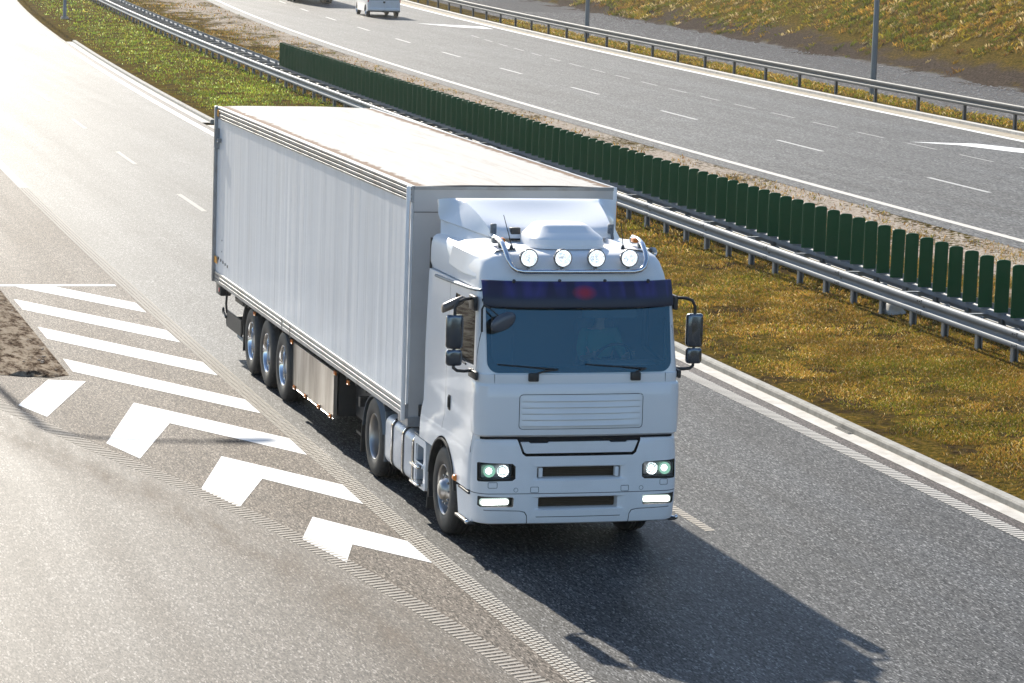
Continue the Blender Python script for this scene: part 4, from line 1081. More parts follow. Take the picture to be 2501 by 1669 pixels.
def cabin_inside():
    mb = MB(); mb.box(.92,1.24,-1.1,1.1,1.80,2.13,0,.05); mb.box(.75,1.0,.25,1.05,2.0,2.19,0,.05); mb.build('dashboard', 'cab_interior', lorry, 30)
    for y in (-.62,.62):
        mb = MB(); mb.box(-.15,.38,y-.25,y+.25,1.80,1.93,0,.05); mb.box(-.25,-.08,y-.24,y+.24,1.85,2.55,0,.06); mb.box(-.24,-.10,y-.14,y+.14,2.55,2.78,0,.05); mb.build('seat', 'seat_cloth', lorry, 30)
    mb = MB(); pts = []
    for k in range(29):
        a = 2*PI*k/28; u, v = .225*math.cos(a), .225*math.sin(a); pts.append((.66+v*.45, .62+u, 2.17+v*.89))
    mb.tube(pts, .017, 8, cap=False); mb.tube([(.66,.40,2.17),(.66,.84,2.17)], .014, 6); mb.tube([(.66,.62,2.17),(.85,.62,2.02)], .03, 8); mb.build('steering_wheel', 'black_plastic', lorry, 50)
    mb = MB(); mb.box(1.06,1.075,.1,.75,2.72,2.86); mb.build('inside_sun_blind', 'seat_cloth', lorry, 0)
cabin_inside()

# ------------------------------------------------------------------ the driver
def skin_mesh(name, chains, mat, parent=None, sub=1, root=0):
    vs = []; es = []; rad = []
    for ch in chains:
        prev = None
        for p in ch:
            if isinstance(p, int): idx = p
            else: vs.append(p[:3]); rad.append(p[3]); idx = len(vs)-1
            if prev is not None: es.append((prev, idx))
            prev = idx
    me = bpy.data.meshes.new(name); me.from_pydata(vs, es, []); o = bpy.data.objects.new(name, me); col.objects.link(o)
    md = o.modifiers.new('skin','SKIN'); 
    if not me.skin_vertices: me.attributes
    for i, sv in enumerate(me.skin_vertices[0].data if len(me.skin_vertices) else []): sv.radius = (rad[i], rad[i]); sv.use_root = (i == root)
    s2 = o.modifiers.new('sub','SUBSURF'); s2.levels = sub; s2.render_levels = sub
    dg = bpy.context.evaluated_depsgraph_get(); dg.update()
    m2 = bpy.data.meshes.new_from_object(o.evaluated_get(dg)); o.modifiers.clear(); o.data = m2; m2.materials.clear(); m2.materials.append(M[mat])
    finish(m2, 80)
    if parent is not None: o.parent = parent; o.location = -world_of(parent)
    return o
def driver():
    t = thing('person', 'driver in a green shirt behind the windscreen, both hands on the steering wheel', 'person', (.05,.62,1.93))
    y = .62
    chains = [[(.05,y,1.98,.15),(.02,y,2.15,.145),(.03,y,2.33,.155),(.05,y,2.44,.10),(.06,y,2.52,.055),(.08,y,2.57,.06),(.10,y,2.66,.085),(.10,y,2.74,.075)]]
    n0 = 8
    for s in (-1,1):
        chains.append([2,(.04,y+s*.19,2.40,.062),(.16,y+s*.25,2.19,.047),(.30,y+s*.26,2.12,.042),(.50,y+s*.22,2.20,.034),(.585,y+s*.215,2.225,.026),(.635,y+s*.213,2.235,.032)])
        chains.append([0,(.12,y+s*.11,1.97,.095),(.50,y+s*.14,2.0,.075),(.58,y+s*.14,1.92,.06),(.66,y+s*.14,1.80,.05)])
    body = skin_mesh('body', chains, 'skin', None)
    bpy.context.view_layer.update()
    body.parent = t; body.location = -Vector(t.location)
    for s in (-1,1):
        fs = []
        for k, (dz, ln) in enumerate(((.030,.9),(.010,1.),(-.010,.95),(-.030,.8))):
            b = (.655,y+s*.213,2.235+dz)
            fs.append(([(b[0],b[1],b[2],.010),(b[0]+.028*ln,b[1]+s*.012,b[2],.009),(b[0]+.036*ln,b[1]+s*.034,b[2],.0085),(b[0]+.018*ln,b[1]+s*.046,b[2],.008)]))
        fs.append([(.63,y+s*.20,2.262,.011),(.655,y+s*.188,2.285,.010),(.685,y+s*.20,2.292,.0085)])
        for f in fs:
            o = skin_mesh('finger', [f], 'skin', None); o.parent = body; o.location = (0,0,0)
    # face: nose, eyes, mouth, ears in one small mesh; hair cap
    mb = MB()
    mb.loft([[(.185,y-.012,2.665),(.185,y+.012,2.665),(.18,y,2.70)],[(.205,y-.008,2.668),(.205,y+.008,2.668),(.188,y,2.70)]])
    for s in (-1,1):
        bm = bmesh.new(); bmesh.ops.create_uvsphere(bm, u_segments=10, v_segments=6, radius=.012)
        for v in bm.verts: v.co += Vector((.176,y+s*.03,2.705))
        mb.bm(bm)
        bm = bmesh.new(); bmesh.ops.create_uvsphere(bm, u_segments=10, v_segments=6, radius=.02)
        for v in bm.verts: v.co = Vector((.09+v.co.x*.8,y+s*.088+v.co.y*.4,2.69+v.co.z*1.4))
        mb.bm(bm)
    mb.box(.172,.185,y-.024,y+.024,2.632,2.640,1); mb.build('face', ['skin','hair'], t, 40)
    bm = bmesh.new(); bmesh.ops.create_uvsphere(bm, u_segments=18, v_segments=12, radius=1.)
    for v in list(bm.verts):
        if v.co.z < -.1 - .5*max(0,-v.co.x) + .5*max(0, v.co.x): bm.verts.remove(v)
    for v in bm.verts: v.co = Vector((.092+v.co.x*.097, y+v.co.y*.092, 2.725+v.co.z*.098))
    mb = MB(); mb.bm(bm); mb.build('hair', 'hair', t, 60)
    sh = [[(.05,y,2.0,.165),(.02,y,2.15,.158),(.03,y,2.33,.168),(.05,y,2.43,.11)]]
    for s in (-1,1): sh.append([2,(.04,y+s*.19,2.40,.074),(.16,y+s*.25,2.19,.058),(.30,y+s*.26,2.12,.05)])
    o = skin_mesh('shirt', sh, 'shirt', None); o.parent = t; o.location = -Vector(t.location)
    tr = [[(.05,y,1.97,.16)]]
    for s in (-1,1): tr.append([0,(.12,y+s*.11,1.97,.105),(.50,y+s*.14,2.0,.085),(.58,y+s*.14,1.92,.07),(.66,y+s*.14,1.82,.06)])
    o = skin_mesh('trousers', tr, 'trousers', None); o.parent = t; o.location = -Vector(t.location)
driver()

# ------------------------------------------------------------------ the semi-trailer
XF, XE, HW, ZT, ZB = -1.63, -15.11, 1.31, 3.975, 1.10
tr = thing('semi_trailer', 'long white box semi-trailer with dirty roof edges, coupled to the white tractor unit', 'trailer', (-11., 0, 0))
def trailer():
    mb = MB(); mb.box(XE+.06,XF-.03,-HW+.012,HW-.012,1.27,3.80); o = mb.build('side_wall', 'trailer_panel', tr, 0)
    mb = MB(); n = 16                                          # roof, very slightly crowned
    rows = []
    for i in range(n+1):
        x = XE+.02+(XF-XE-.04)*i/n; rows.append([(x, -1.26+2.52*k/12, ZT-.004+.018*(1-((k-6)/6)**2)+.003*math.sin(i*1.9+k)) for k in range(13)])
    mb.loft(rows, closed=False, cap=False); mb.build('roof', 'trailer_roof', tr, 60)
    for s in (-1,1):
        mb = MB()                                              # top rail with three grooves
        prof = [(1.255,ZT),(1.30,ZT),(1.312,ZT-.012),(1.312,3.94),(1.300,3.936),(1.300,3.924),(1.314,3.920),(1.314,3.880),(1.302,3.876),(1.302,3.862),(1.314,3.858),(1.314,3.825),(1.303,3.821),(1.303,3.808),(1.313,3.804),(1.313,3.780),(1.29,3.775),(1.255,3.78)]
        n = len(prof); mats = []
        mb.loft([[(XE+.01,s*y,z) for y,z in prof],[(XF-.01,s*y,z) for y,z in prof]])
        for i in range(len(mb.f)):
            f = mb.f[i]
            if len(f) == 4:
                i0 = min(f)%n
                if i0 in (4,8,12): mb.m[i] = 1
        mb.build('top_rail', ['alu_rail','groove_dark'], tr, 30)
        mb = MB()
        prof = [(1.27,1.285),(1.312,1.28),(1.318,1.265),(1.318,1.235),(1.305,1.231),(1.305,1.222),(1.320,1.218),(1.320,1.178),(1.306,1.174),(1.306,1.164),(1.320,1.160),(1.320,1.112),(1.31,1.10),(1.24,1.10)]
        n = len(prof); mb.loft([[(XE+.02,s*y,z) for y,z in prof],[(XF-.01,s*y,z) for y,z in prof]])
        for i in range(len(mb.f)):
            f = mb.f[i]
            if len(f) == 4 and min(f)%n in (4,8): mb.m[i] = 1
        for x in (-9.35,-8.75):                                # rail joint plate
            mb.box(x-.01,x+.01,s*1.314,s*1.3225,1.105,1.28,1)
        mb.build('bottom_rail', ['alu_rail','groove_dark'], tr, 30)
        mb = MB(); mb.box(XF-.035,XF,s*1.315-.05,s*1.315+.003,1.08,ZT-.002,0,.01); mb.build('front_corner_post', 'plastic_white', tr, 30)
        mb = MB(); mb.box(XE-.01,XE+.08,s*1.30-.05,s*1.30+.016,1.10,ZT+.004,0,.012); mb.build('rear_corner_post', 'alu_rail', tr, 30)
        for q in ((XF-.16,XF-.065,1.3165,1.3195,3.80,3.93),(XF-.032,XF+.002,1.3185,1.3215,3.32,3.80),(XE+.09,XE+.24,1.3175,1.3205,3.82,3.93),(XE+.082,XE+.30,1.3175,1.3205,1.42,1.53)):
            mb = MB(); mb.box(q[0],q[1],s*q[2],s*q[3],q[4],q[5]); mb.build('reflective_tape', 'orange_tape', tr, 0)
        for z in (3.62,3.05,2.47,2.0,1.60):                    # small hooks down the front edge
            mb = MB(); mb.loft([[(XF-.115,s*1.312,z-.05),(XF-.085,s*1.312,z-.05),(XF-.085,s*1.312,z+.03),(XF-.115,s*1.312,z+.03)],[(XF-.11,s*1.345,z-.0),(XF-.09,s*1.345,z-.0),(XF-.09,s*1.345,z+.03),(XF-.11,s*1.345,z+.03)]])
            mb.build('edge_hook', 'black_plastic', tr, 0)
        for k in range(5): mb = MB(); mb.lathe([(s*.0,.026),(s*.004,.026),(s*.005,.0)], (XE+.38+.20*k,s*1.302,1.52-.01*k), 'y', 12); mb.build('vent_hole', 'dark_void', tr, 0)
        for z in (1.66,1.84): mb = MB(); mb.lathe([(s*.0,.012),(s*.004,.012),(s*.005,.0)], (XE+.65,s*1.302,z), 'y', 10); mb.build('rivet_hole', 'dark_void', tr, 0)
        mb = MB(); mb.box(XE+.10,XE+.42,s*1.312,s*1.35,3.42,3.47,0,.01); mb.box(XE+.16,XE+.24,s*1.312,s*1.36,3.30,3.62,0,.01); mb.build('door_hinge', 'alu_rail', tr, 20)
    mb = MB(); mb.box(XF-.03,XF-.006,-1.27,1.27,1.12,3.965); mb.box(XF-.006,XF-.002,-1.27,1.27,3.652,3.66,1); o = mb.build('front_wall', ['trailer_front','groove_dark'], tr, 0)
    mb = MB(); mb.box(XF-.02,XF+.004,-1.27,1.27,3.93,ZT-.002); mb.build('front_header', 'alu_rail', tr, 0)
    for y0, y1 in ((-1.24,-.005),(.005,1.24)):
        mb = MB(); mb.box(XE-.012,XE+.055,y0,y1,1.2,3.9,0,.01); 
        for q in (.3,.9): mb.tube([(XE-.03,y0+q*1.02,1.2),(XE-.03,y0+q*1.02,3.88)], .017, 6, 1)
        mb.build('rear_door', ['plastic_white','alu_rail'], tr, 30)
    # front lower corner with couplings
    mb = MB(); mb.box(XF-.5,XF+.01,-1.28,1.28,1.0,1.12); mb.box(-6.,XF-.1,-.5,.5,.98,1.12); mb.build('coupling_plate', 'alu_rail', tr, 0)
    mb = MB(); mb.box(XF+.012,XF+.05,-1.15,-.95,1.13,1.28,0,.01); mb.tube([(XF+.05,-1.05,1.2),(XF+.14,-1.0,1.12),(XF+.12,-.9,1.02),(XF+.2,-.8,1.0)], .014, 6); mb.build('air_coupling', 'black_plastic', tr, 30)
    mb = MB()
    for s in (-1,1): mb.box(XE+.3,-3.2,s*.5-.05,s*.5+.05,.82,1.10)
    for k in range(22):
        x = XE+.5+.55*k; mb.box(x-.03,x+.03,-1.24,1.24,1.02,1.095)
    for x in (-12.16,-10.90,-9.64): mb.lathe([(-1.1,.07),(1.1,.07)], (x,0,.53), 'y', 12, cap=True); mb.box(x-.3,x+.05,-.75,-.55,.5,.85); mb.box(x-.3,x+.05,.55,.75,.5,.85)
    for s in (-1,1): mb.box(-5.6,-5.4,s*.85-.07,s*.85+.07,.25,1.05); mb.box(-5.65,-5.35,s*.85-.15,s*.85+.15,.22,.26)
    mb.box(-5.72,-4.1,-1.0,1.0,.45,.98); mb.build('chassis', 'chassis_black', tr, 0)
    for s in (-1,1):
        for x in (-12.16,-10.90,-9.64): make_wheel(tr, x, s*1.235, s, 'trailer')
        # steel pallet box, its marker lamps
        mb = MB(); mb.box(-8.56,-5.80,s*1.24-.02,s*1.285,.385,1.035,0,.012); bx = mb.build('pallet_box', 'brushed_steel', tr, 30)
        mb = MB(); mb.box(-8.52,-5.82,s*.6,s*1.215,.42,1.02); mb.build('box_body', 'chassis_black', bx, 0)
        for x, z in ((-8.42,.40),(-7.65,.40),(-6.75,.40),(-5.98,.40),(-11.55,1.04),(-8.66,1.03),(-5.72,1.03),(-4.9,1.03)):
            mb = MB(); mb.box(x-.045,x+.045,s*1.283,s*1.306,z-.02,z+.02,0,.008); mb.box(x-.05,x+.05,s*1.27,s*1.29,z-.026,z+.026,1,.004); mb.build('side_marker_lamp', ['amber','black_plastic'], tr, 30)
        mb = MB(); pts = []
        for k in range(9):
            a = R(95+85*k/8); pts.append((-12.16+.66*math.cos(a), .53+.60*math.sin(a)))
        mb.loft([[(x,s*y,z) for y in (1.26,.88)]+[(x-.015,s*y,z+.012) for y in (.88,1.26)] for x,z in pts]); mb.build('rear_fender', 'black_plastic', tr, 40)
        mb = MB(); mb.loft([[(-12.60,s*1.26,1.05),(-12.60,s*.86,1.05),(-12.625,s*.86,1.05),(-12.625,s*1.26,1.05)],[(-12.66,s*1.26,.30),(-12.66,s*.86,.30),(-12.685,s*.86,.30),(-12.685,s*1.26,.30)]]); mb.build('mud_flap', 'rubber', tr, 30)
        # rear light box, hangers
        mb = MB(); mb.box(XE+.02,XE+.42,s*1.18-.09,s*1.18+.09,.90,1.095,0,.015); o = mb.build('tail_lamp_box', 'black_plastic', tr, 30)
        mb = MB(); mb.box(XE+.008,XE+.02,s*1.18-.08,s*1.18+.08,.93,1.07); mb.box(XE+.30,XE+.36,s*1.272,s*1.282,.96,1.03); mb.build('tail_lamp', 'red_lens', o, 0)
        mb = MB(); mb.box(-14.7,-14.0,s*1.0-.02,s*1.0+.02,.82,1.09); mb.build('bumper_hanger', 'chassis_black', tr, 0)
    mb = MB()
    mb.tube([(-14.35,-1.22,1.02),(-14.42,-1.22,.80),(-14.45,-1.2,.66)], .018, 6)
    mb.box(-14.48,-13.2,-1.20,-1.17,.44,.70); mb.box(-14.48,-13.2,1.17,1.20,.44,.70); mb.box(-14.52,-14.44,-1.2,1.2,.46,.60,0,.01); mb.build('underrun_guard', 'chassis_black', tr, 20)
    mb = MB(); pts = [(-14.72+.045*math.cos(a), -1.21, .66+.045*math.sin(a)) for a in [2*PI*k/12 for k in range(13)]]; mb.tube(pts, .014, 6, cap=False); mb.tube([(-14.68,-1.21,.64),(-14.46,-1.21,.58)], .02, 6); mb.build('tow_ring', 'chassis_black', tr, 40)
    mb = MB(); mb.tube([(-13.9,-1.1,.36),(-13.2,-1.05,.30),(-12.8,-1.0,.34)], .03, 8); mb.build('side_guard_tube', 'lamp_steel', tr, 40)
simple('trailer_front', (.52,.51,.50), .5, dirt=.5, dirt_col=(.36,.33,.31), scale=1.3)
trailer()

# ------------------------------------------------------------------ far traffic
def van():
    X, Y, Z = -137.8, 30.06, ZF
    t = thing('van', 'white delivery van seen from behind, driving away on the far carriageway', 'van', (X, Y, Z), R(-3.2))
    # local frame: +x towards the camera (rear of the van), built at the origin
    def put(mb, name, mats, sm=35, par=None): 
        o = mb.build(name, mats, None, sm); o.parent = par or t; return o
    mb = MB(); rings = []
    for x, hw, zt, zb in ((-4.1,.70,.85,.35),(-4.0,.86,1.0,.3),(-3.2,.93,1.15,.3),(-2.6,.95,1.85,.3),(-2.2,.96,1.98,.3),(-.6,.96,2.0,.3),(.55,.95,1.98,.32),(.66,.93,1.95,.36)):
        rings.append([(x,-hw,zb),(x,-hw*1.0,zb+.45),(x,-hw*.985,zb+.8 if zt>1.3 else zb+.5),(x,-hw*.9,zt-.12),(x,-hw*.75,zt),(x,hw*.75,zt),(x,hw*.9,zt-.12),(x,hw*.985,zb+.8 if zt>1.3 else zb+.5),(x,hw,zb+.45),(x,hw,zb)])
    mb.loft(rings); o = put(mb, 'body', 'van_white', 40)
    cs = []
    for x in (-3.15,0.):
        c = MB(); c.lathe([(-1.2,.37),(1.2,.37)], (x,0,.33), 'y', 28, cap=True); k = c.build('cut','dark_void',None,0); k.parent = t; cs.append(k)
    bpy.context.view_layer.update(); boolean(o, cs, smooth=40)
    for y0, y1 in ((-.90,-.006),(.006,.90)):
        mb = MB(); mb.box(.655,.69,y0,y1,.52,1.90,0,.012); d = put(mb, 'rear_door', 'van_white')
        mb = MB(); mb.box(.689,.697,y0+.1,y1-.1,1.25,1.75,0,.003); put(mb, 'rear_window', 'side_dark', 0, d)
        mb = MB(); mb.box(.69,.70,y0+.04,y1-.04,.955,.975,0); put(mb, 'door_crease', 'fender_grey', 0, d)
    mb = MB(); mb.box(.688,.72,-.06,.06,.80,.90,0,.01); put(mb, 'door_lock', 'black_plastic')
    mb = MB(); mb.box(.60,.76,-.92,.92,.38,.53,0,.03); put(mb, 'rear_bumper', 'van_white')
    mb = MB(); mb.box(.55,.70,-.93,.93,.30,.37,0,.02); mb.box(.5,.74,-.09,.09,.28,.48,0,.03); put(mb, 'rear_valance', 'black_plastic')
    for s in (-1,1):
        mb = MB(); mb.box(.62,.69,s*.905-.035,s*.905+.035,.85,1.25,0,.015); put(mb, 'tail_light', 'red_lens')
        mb = MB(); mb.box(-2.4,-1.75,s*.945-.01,s*.945+.012,1.2,1.72,0,.02); put(mb, 'side_window', 'side_dark')
        mb = MB(); mb.box(-2.75,-2.6,s*1.06-.08,s*1.06+.08,1.2,1.42,0,.03); put(mb, 'wing_mirror', 'black_plastic')
        for x in (-3.15,0.):
            o = s; mb = MB(); mb.lathe([(-o*.05,.20),(-o*.06,.12),(-o*.03,.06),(-o*.03,0)], (x,s*.93,.33), 'y', 20); w = put(mb, 'wheel', 'rim_silver', 45)
            mb = MB(); mb.lathe([(-o*.03,.21),(-o*.0,.23),(o*.0,.29),(-o*.03,.33),(-o*.18,.33),(-o*.21,.29),(-o*.21,.2)], (x,s*.93,.33), 'y', 28); put(mb, 'tyre', 'rubber', 45, w)
            mb = MB(); mb.lathe([(-o*.01,.215),(-o*.05,.205),(-o*.15,.20)], (x,s*.93,.33), 'y', 20); put(mb, 'rim', 'chrome', 45, w)
simple('side_dark', (.015,.018,.022), .1, spec=.8)
van()
def far_lorry():
    X, Y, Z = -157.6, 30.15, ZF
    t = thing('lorry', 'dark blue lorry driving away ahead of the van, only its wheels and underside in frame', 'lorry', (X, Y, Z), R(-3.5))
    def put(mb, name, mats, sm=35, par=None):
        o = mb.build(name, mats, None, sm); o.parent = par or t; return o
    mb = MB(); mb.box(-12.,1.3,-1.25,1.25,1.05,3.9,0,.03); put(mb, 'cargo_box', 'lorry_blue')
    for y0, y1 in ((-1.22,-.01),(.01,1.22)):
        mb = MB(); mb.box(1.3,1.34,y0,y1,1.15,3.85,0,.01); put(mb, 'rear_door', 'lorry_blue')
    mb = MB(); mb.box(-11.9,1.2,-.5,.5,.75,1.05); mb.box(1.0,1.12,-1.2,1.2,.40,.55,0,.01); mb.box(.9,1.3,-1.2,1.2,.85,1.04); put(mb, 'chassis', 'chassis_black')
    mb = MB(); mb.box(-15.4,-13.2,-1.2,1.2,.5,3.4,0,.12); put(mb, 'cab', 'lorry_blue')
    for s in (-1,1):
        mb = MB(); mb.box(1.3,1.33,s*.95-.18,s*.95+.18,.88,1.0); put(mb, 'tail_light', 'red_lens', 0)
        mb = MB(); mb.box(.70,.72,s*1.0-.2,s*1.0+.2,.2,1.0); put(mb, 'mud_flap', 'rubber', 0)
        for x in (0.,-1.31,-2.62,-11.2,-14.6):
            o = s; y = s*1.24; mb = MB(); mb.lathe([(-o*.12,.28),(-o*.14,.2),(-o*.05,.12),(-o*.04,0)], (x,y,.52), 'y', 20); w = put(mb, 'wheel', 'rim_silver', 45)
            mb = MB(); mb.lathe([(-o*.02,.29),(-o*.0,.33),(-o*.0,.45),(-o*.04,.52),(-o*.34,.52),(-o*.38,.45),(-o*.38,.3)], (x,y,.52), 'y', 28); put(mb, 'tyre', 'rubber', 45, w)
far_lorry()

# ------------------------------------------------------------------ stones
def stone(loc, r, label):
    bm = bmesh.new(); bmesh.ops.create_icosphere(bm, subdivisions=3, radius=1.)
    for v in bm.verts:
        k = 1+.22*math.sin(v.co.x*3.1+1)*math.cos(v.co.y*2.7)+.12*math.sin(v.co.z*6+v.co.x*4)
        v.co = Vector((loc[0]+v.co.x*r*1.5*k, loc[1]+v.co.y*r*k, loc[2]+v.co.z*r*.75*k))
    mb = MB(); mb.bm(bm); o = mb.build('stone', 'stone', None, 50)
    tag(o, label, 'stone')
stone((-16.6, 11.35, .34), .22, 'pale flat stone lying in the grass behind a post of the median rail')

# ------------------------------------------------------------------ grass
def zground(x, y):
    P = ground_profile(max(-320., min(40., x)))
    for (y0,z0,_),(y1,z1,_) in zip(P, P[1:]):
        if y <= y1: return z0+(z1-z0)*(y-y0)/max(1e-6, y1-y0)
    return P[-1][1]
def vnoise(x, y, s, seed):
    r = np.random.default_rng(seed); T = r.random((64,64))
    u, v = x*s, y*s; i, j = np.floor(u).astype(int), np.floor(v).astype(int); fu, fv = u-i, v-j
    fu = fu*fu*(3-2*fu); fv = fv*fv*(3-2*fv); q = lambda a, b: T[a % 64, b % 64]
    return (q(i,j)*(1-fu)+q(i+1,j)*fu)*(1-fv)+(q(i,j+1)*(1-fu)+q(i+1,j+1)*fu)*fv
def blades(name, X, Y, Z, H, Wd, colr, lean=.6, parent=None):
    n = len(X); th = rng.uniform(0, 2*np.pi, n); la = rng.uniform(0, 2*np.pi, n); L = H*lean*rng.uniform(.2,1.,n)
    dx, dy = np.cos(th)*Wd/2, np.sin(th)*Wd/2
    V = np.empty((n,4,3)); 
    V[:,0] = np.stack([X-dx,Y-dy,Z],-1); V[:,1] = np.stack([X+dx,Y+dy,Z],-1)
    V[:,2] = np.stack([X+dx*.6+np.cos(la)*L*.45, Y+dy*.6+np.sin(la)*L*.45, Z+H*.62],-1)
    V[:,3] = np.stack([X+np.cos(la)*L, Y+np.sin(la)*L, Z+H*(1-.25*lean)],-1)
    me = bpy.data.meshes.new(name); me.vertices.add(n*4); me.vertices.foreach_set('co', V.ravel())
    idx = (np.arange(n)[:,None]*4+np.array([0,1,2,0,2,3])).ravel()
    me.loops.add(n*6); me.loops.foreach_set('vertex_index', idx.astype(np.int32)); me.polygons.add(n*2)
    me.polygons.foreach_set('loop_start', np.arange(0,n*6,3,dtype=np.int32)); me.update(); me.validate()
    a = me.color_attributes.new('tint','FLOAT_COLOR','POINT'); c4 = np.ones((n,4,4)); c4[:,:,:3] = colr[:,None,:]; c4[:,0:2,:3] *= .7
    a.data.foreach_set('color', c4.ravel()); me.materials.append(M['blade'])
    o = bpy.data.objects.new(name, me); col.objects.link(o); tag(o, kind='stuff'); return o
PAL = np.array([(.15,.165,.016),(.27,.21,.024),(.38,.235,.036),(.46,.255,.05),(.26,.135,.04),(.60,.46,.22)])
def pal(n, green, jit=.25):
    w = np.array([.10+.5*green, .12+.25*green, .26-.1*green, .26-.2*green, .18-.1*green, .10])
    w = np.clip(w, .02, None); w /= w.sum(0) if w.ndim == 1 else w.sum(0)
    k = np.array([rng.choice(6, p=w) for _ in range(n)]) if False else rng.choice(6, size=n, p=w)
    return PAL[k]*rng.uniform(1-jit,1+jit,(n,1))
def scatter(x0, x1, dens, flo, fhi, keep):
    ys0 = min(flo(x0),flo(x1),flo((x0+x1)/2)); ys1 = max(fhi(x0),fhi(x1),fhi((x0+x1)/2))
    n = int((x1-x0)*(ys1-ys0)*dens); X = rng.uniform(x0,x1,n); Y = rng.uniform(ys0,ys1,n)
    lo = np.array([flo(x) for x in X]); hi = np.array([fhi(x) for x in X]); t = (Y-lo)/(hi-lo); m = (t > 0)&(t < 1)
    m &= rng.random(n) < keep(X, Y, t); return X[m], Y[m], t[m]
def median_grass():
    XS=[];YS=[];HS=[];WS=[];CS=[]
    for x0, x1, dens, hh, ww in ((5,16,500,.055,.012),(-14,5,2600,.052,.0085),(-26,-14,1400,.06,.012),(-45,-26,340,.08,.02),(-80,-45,130,.085,.032),(-130,-80,50,.09,.05),(-175,-130,16,.11,.08)):
        def keep(X,Y,t):
            n = vnoise(X,Y,.9,3); n2 = vnoise(X,Y,3.3,4)
            k = np.clip((n*.55+n2*.45-.28)*4.5,0.10,1.); k *= np.clip((t-.02)*5*(.3+1.3*n2), .04, 1.); return k
        X,Y,t = scatter(x0,x1,dens,lambda x: Kx(x)+.2,lambda x: Rx(x)+.3,keep)
        gn = vnoise(X,Y,.55,9); far = 1. if x1 < -40 else 0.
        cc = np.empty((len(X),3)); gg = np.clip((gn-.35)*2.2 + far*1.1, 0, 1)
        for lo_, hi_ in ((0,.2),(.2,.4),(.4,.6),(.6,.8),(.8,1.01)):
            m = (gg>=lo_)&(gg<hi_); cc[m] = pal(int(m.sum()), (lo_+hi_)/2)
        if far: cc *= np.array([1.15,1.75,1.3])
        cc *= (.5+.85*vnoise(X,Y,1.6,51)*(.55+.9*vnoise(X,Y,.45,52)))[:,None]
        XS.append(X);YS.append(Y);HS.append(hh*rng.uniform(.5,1.4,len(X)));WS.append(np.full(len(X),ww)*rng.uniform(.7,1.3,len(X)));CS.append(cc)
        def keep2(X,Y,t):
            n = vnoise(X,Y,.8,13); return np.clip((n-.35)*4,0.05,1.)*np.clip((1.08-t)*2.2,0,1)
        X,Y,t = scatter(x0,x1,dens*.62,lambda x: Rx(x)+.3,lambda x: Nx(x)-.9,keep2)
        XS.append(X);YS.append(Y);HS.append(hh*rng.uniform(.5,1.5,len(X)));WS.append(np.full(len(X),ww*1.1));CS.append(pal(len(X), .12)*.9)
    X,Y,H,Wd = map(np.concatenate,(XS,YS,HS,WS)); C = np.concatenate(CS)
    Z = np.array([zground(x,y) for x,y in zip(X,Y)])-.01
    blades('grass', X,Y,Z,H,Wd,C,.8)
median_grass()
def verge_and_hill():
    XS=[];YS=[];HS=[];WS=[];CS=[]
    X,Y,t = scatter(-135,-45,150,lambda x: FK(x)+.25,lambda x: FK(x)+2.2,lambda X,Y,t: np.clip((vnoise(X,Y,.8,21)-.2)*3,.15,1)*np.clip(t*6,.1,1))
    XS.append(X);YS.append(Y);HS.append(rng.uniform(.05,.2,len(X)));WS.append(rng.uniform(.014,.03,len(X)));CS.append(pal(len(X),.55)*1.1)
    Xt,Yt,t = scatter(-160,-60,11.,HF,lambda x: HF(x)+24,lambda X,Y,t: np.clip((vnoise(X,Y,.22,31)*.5+vnoise(X,Y,.8,32)*.35-.30+(t*24-(.2+3.4*np.clip((X+125)/55,0,1)))*.22)*2.4,.03,1))
    Xe,Ye,te = scatter(-60,10,3.,HF,lambda x: HF(x)+24,lambda X,Y,t: np.clip((vnoise(X,Y,.22,31)-.2)*2*np.clip(t*5,0,1),0,1)); Xt = np.concatenate((Xt,Xe)); Yt = np.concatenate((Yt,Ye))
    m = 18; n = len(Xt); rad = rng.uniform(.08,.27,n)
    gn = vnoise(Xt,Yt,.12,41)
    X = np.repeat(Xt,m)+rng.normal(0,1,n*m)*np.repeat(rad,m)*.55; Y = np.repeat(Yt,m)+rng.normal(0,1,n*m)*np.repeat(rad,m)*.55
    base = np.empty((n,3)); gg = np.clip((gn-.3)*1.8,0,1)
    for lo_, hi_ in ((0,.25),(.25,.5),(.5,.75),(.75,1.01)):
        q = (gg>=lo_)&(gg<hi_); base[q] = pal(int(q.sum()), (lo_+hi_)/2*.9+.1)
    C = np.repeat(base,m,0)*rng.uniform(.6,1.35,(n*m,1))
    XS.append(X);YS.append(Y);HS.append(np.repeat(rad,m)*rng.uniform(.6,1.3,n*m));WS.append(rng.uniform(.018,.042,n*m));CS.append(C)
    X,Y,H,Wd = map(np.concatenate,(XS,YS,HS,WS)); C = np.concatenate(CS)
    Z = np.array([zground(x,y) for x,y in zip(X,Y)])-.02
    blades('hill_grass', X,Y,Z,H,Wd,C,.9)
verge_and_hill()
def pebbles(name, P, rmin, rmax, mat):
    bm0 = bmesh.new(); bmesh.ops.create_icosphere(bm0, subdivisions=1, radius=1.); bv = [v.co.copy() for v in bm0.verts]; bm0.verts.index_update(); bf = [[v.index for v in f.verts] for f in bm0.faces]; bm0.free()
    mb = MB()
    for x,y,z in P:
        r = random.uniform(rmin,rmax); a = random.uniform(0,PI); c,s = math.cos(a),math.sin(a); ex = random.uniform(.7,1.4)
        mb.add([(x+(v.x*ex*c-v.y*s)*r, y+(v.x*ex*s+v.y*c)*r, z+v.z*r*.6) for v in bv], bf)
    tag(mb.build(name, mat, None, 40, fix=False), kind='stuff')
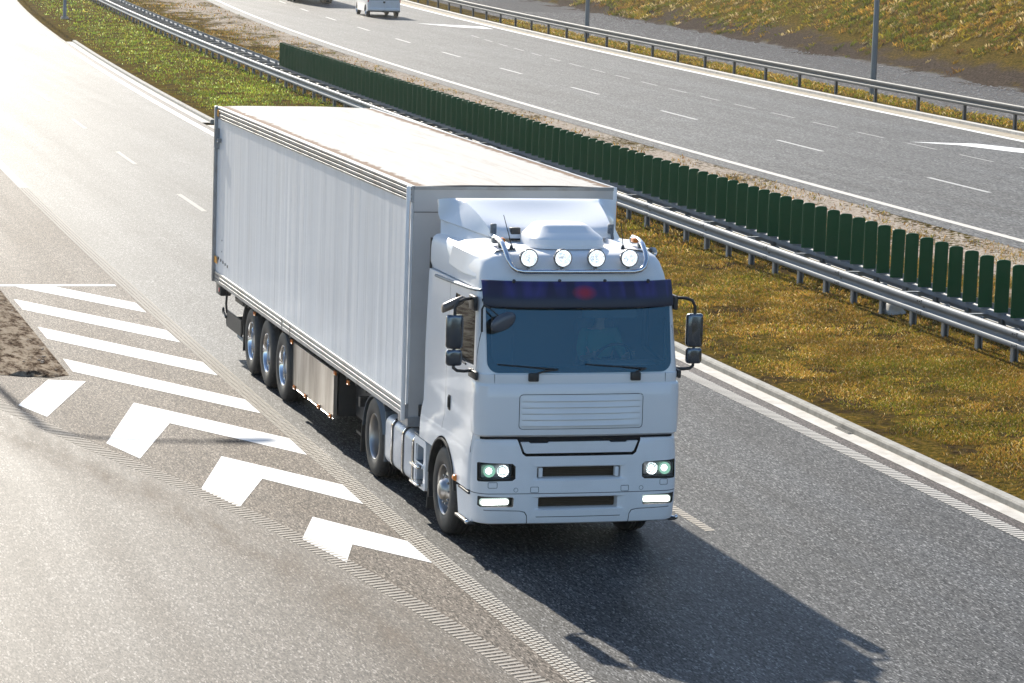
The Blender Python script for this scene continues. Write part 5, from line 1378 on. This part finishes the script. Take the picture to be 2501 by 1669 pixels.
pebbles('loose_stones', [(random.uniform(-22,-12.5), -4.1-abs(random.gauss(0,.9)), .02) for _ in range(160)], .01, .035, 'stone_dark')  if simple('stone_dark', (.26,.21,.165), .9, dirt=.6, dirt_col=(.05,.04,.03), scale=4) else None
gp = []
for _ in range(9000):
    x = random.uniform(-150,-62); a, b = FK(x)+2.3, HF(x)-.2; y = random.uniform(a,b); gp.append((x,y,.605))
pebbles('gravel', gp, .022, .06, 'gravel_stone') if simple('gravel_stone', (.20,.197,.193), .7, spec=.2, dirt=.5, dirt_col=(.1,.1,.11), scale=3) else None

# ------------------------------------------------------------------ sunlit haze in the air over the motorway
def haze():
    m, nt, out = new_mat('haze'); v = nt.nodes.new('ShaderNodeVolumePrincipled')
    v.inputs['Color'].default_value = (.97,.95,.92,1); v.inputs['Density'].default_value = HAZE; v.inputs['Anisotropy'].default_value = .8
    nt.links.new(v.outputs[0], out.inputs['Volume']); M['haze'] = m
    mb = MB(); mb.box(-950,440,-200,640,-1.2,14.5); tag(mb.build('haze', 'haze', None, 0), kind='stuff')
HAZE = .00015
haze()
# ------------------------------------------------------------------ light and camera
EL, AZ = 28.3, math.degrees(math.atan2(.067, 1.))
w = bpy.data.worlds.new('World'); sc.world = w; w.use_nodes = True
nt = w.node_tree; nt.nodes.clear()
sky = nt.nodes.new('ShaderNodeTexSky'); sky.sky_type = 'NISHITA'; sky.sun_disc = False
sky.sun_elevation = R(EL); sky.sun_rotation = R(270-AZ); sky.air_density = 1.0; sky.dust_density = .5; sky.ozone_density = 2.2
bg = nt.nodes.new('ShaderNodeBackground'); bg.inputs[1].default_value = .098
wo = nt.nodes.new('ShaderNodeOutputWorld'); nt.links.new(sky.outputs[0], bg.inputs[0]); nt.links.new(bg.outputs[0], wo.inputs[0])
sd = bpy.data.lights.new('sun','SUN'); sd.energy = 5.0; sd.angle = R(.53); sd.color = (1.,.93,.81)
so = bpy.data.objects.new('sun', sd); col.objects.link(so)
d = Vector((math.cos(R(EL))*math.cos(R(AZ)), math.cos(R(EL))*math.sin(R(AZ)), -math.sin(R(EL)))); so.rotation_euler = d.to_track_quat('-Z','Y').to_euler()

F, CX, CY, CZ, YAW, PIT, ROL = 7558.0909, 34.86886, -10.25871, 7.46813, 2.866962, -.1418648, .0323780
import os
cam = bpy.data.cameras.new('camera'); cam.sensor_width = 36; cam.lens = F*36/2501; cam.clip_start = .5; cam.clip_end = 3000
co = bpy.data.objects.new('camera', cam); col.objects.link(co); sc.camera = co
fw = Vector((math.cos(PIT)*math.cos(YAW), math.cos(PIT)*math.sin(YAW), math.sin(PIT))); rt = fw.cross(Vector((0,0,1))).normalized(); up = rt.cross(fw)
r2 = rt*math.cos(ROL)+up*math.sin(ROL); u2 = -rt*math.sin(ROL)+up*math.cos(ROL)
co.matrix_world = Matrix(((r2.x,u2.x,-fw.x,CX),(r2.y,u2.y,-fw.y,CY),(r2.z,u2.z,-fw.z,CZ),(0,0,0,1)))
sc.view_settings.view_transform = 'Standard'; sc.view_settings.look = 'None'; sc.view_settings.exposure = .92; sc.view_settings.gamma = 1.
sc.render.resolution_x = 1024; sc.render.resolution_y = 683
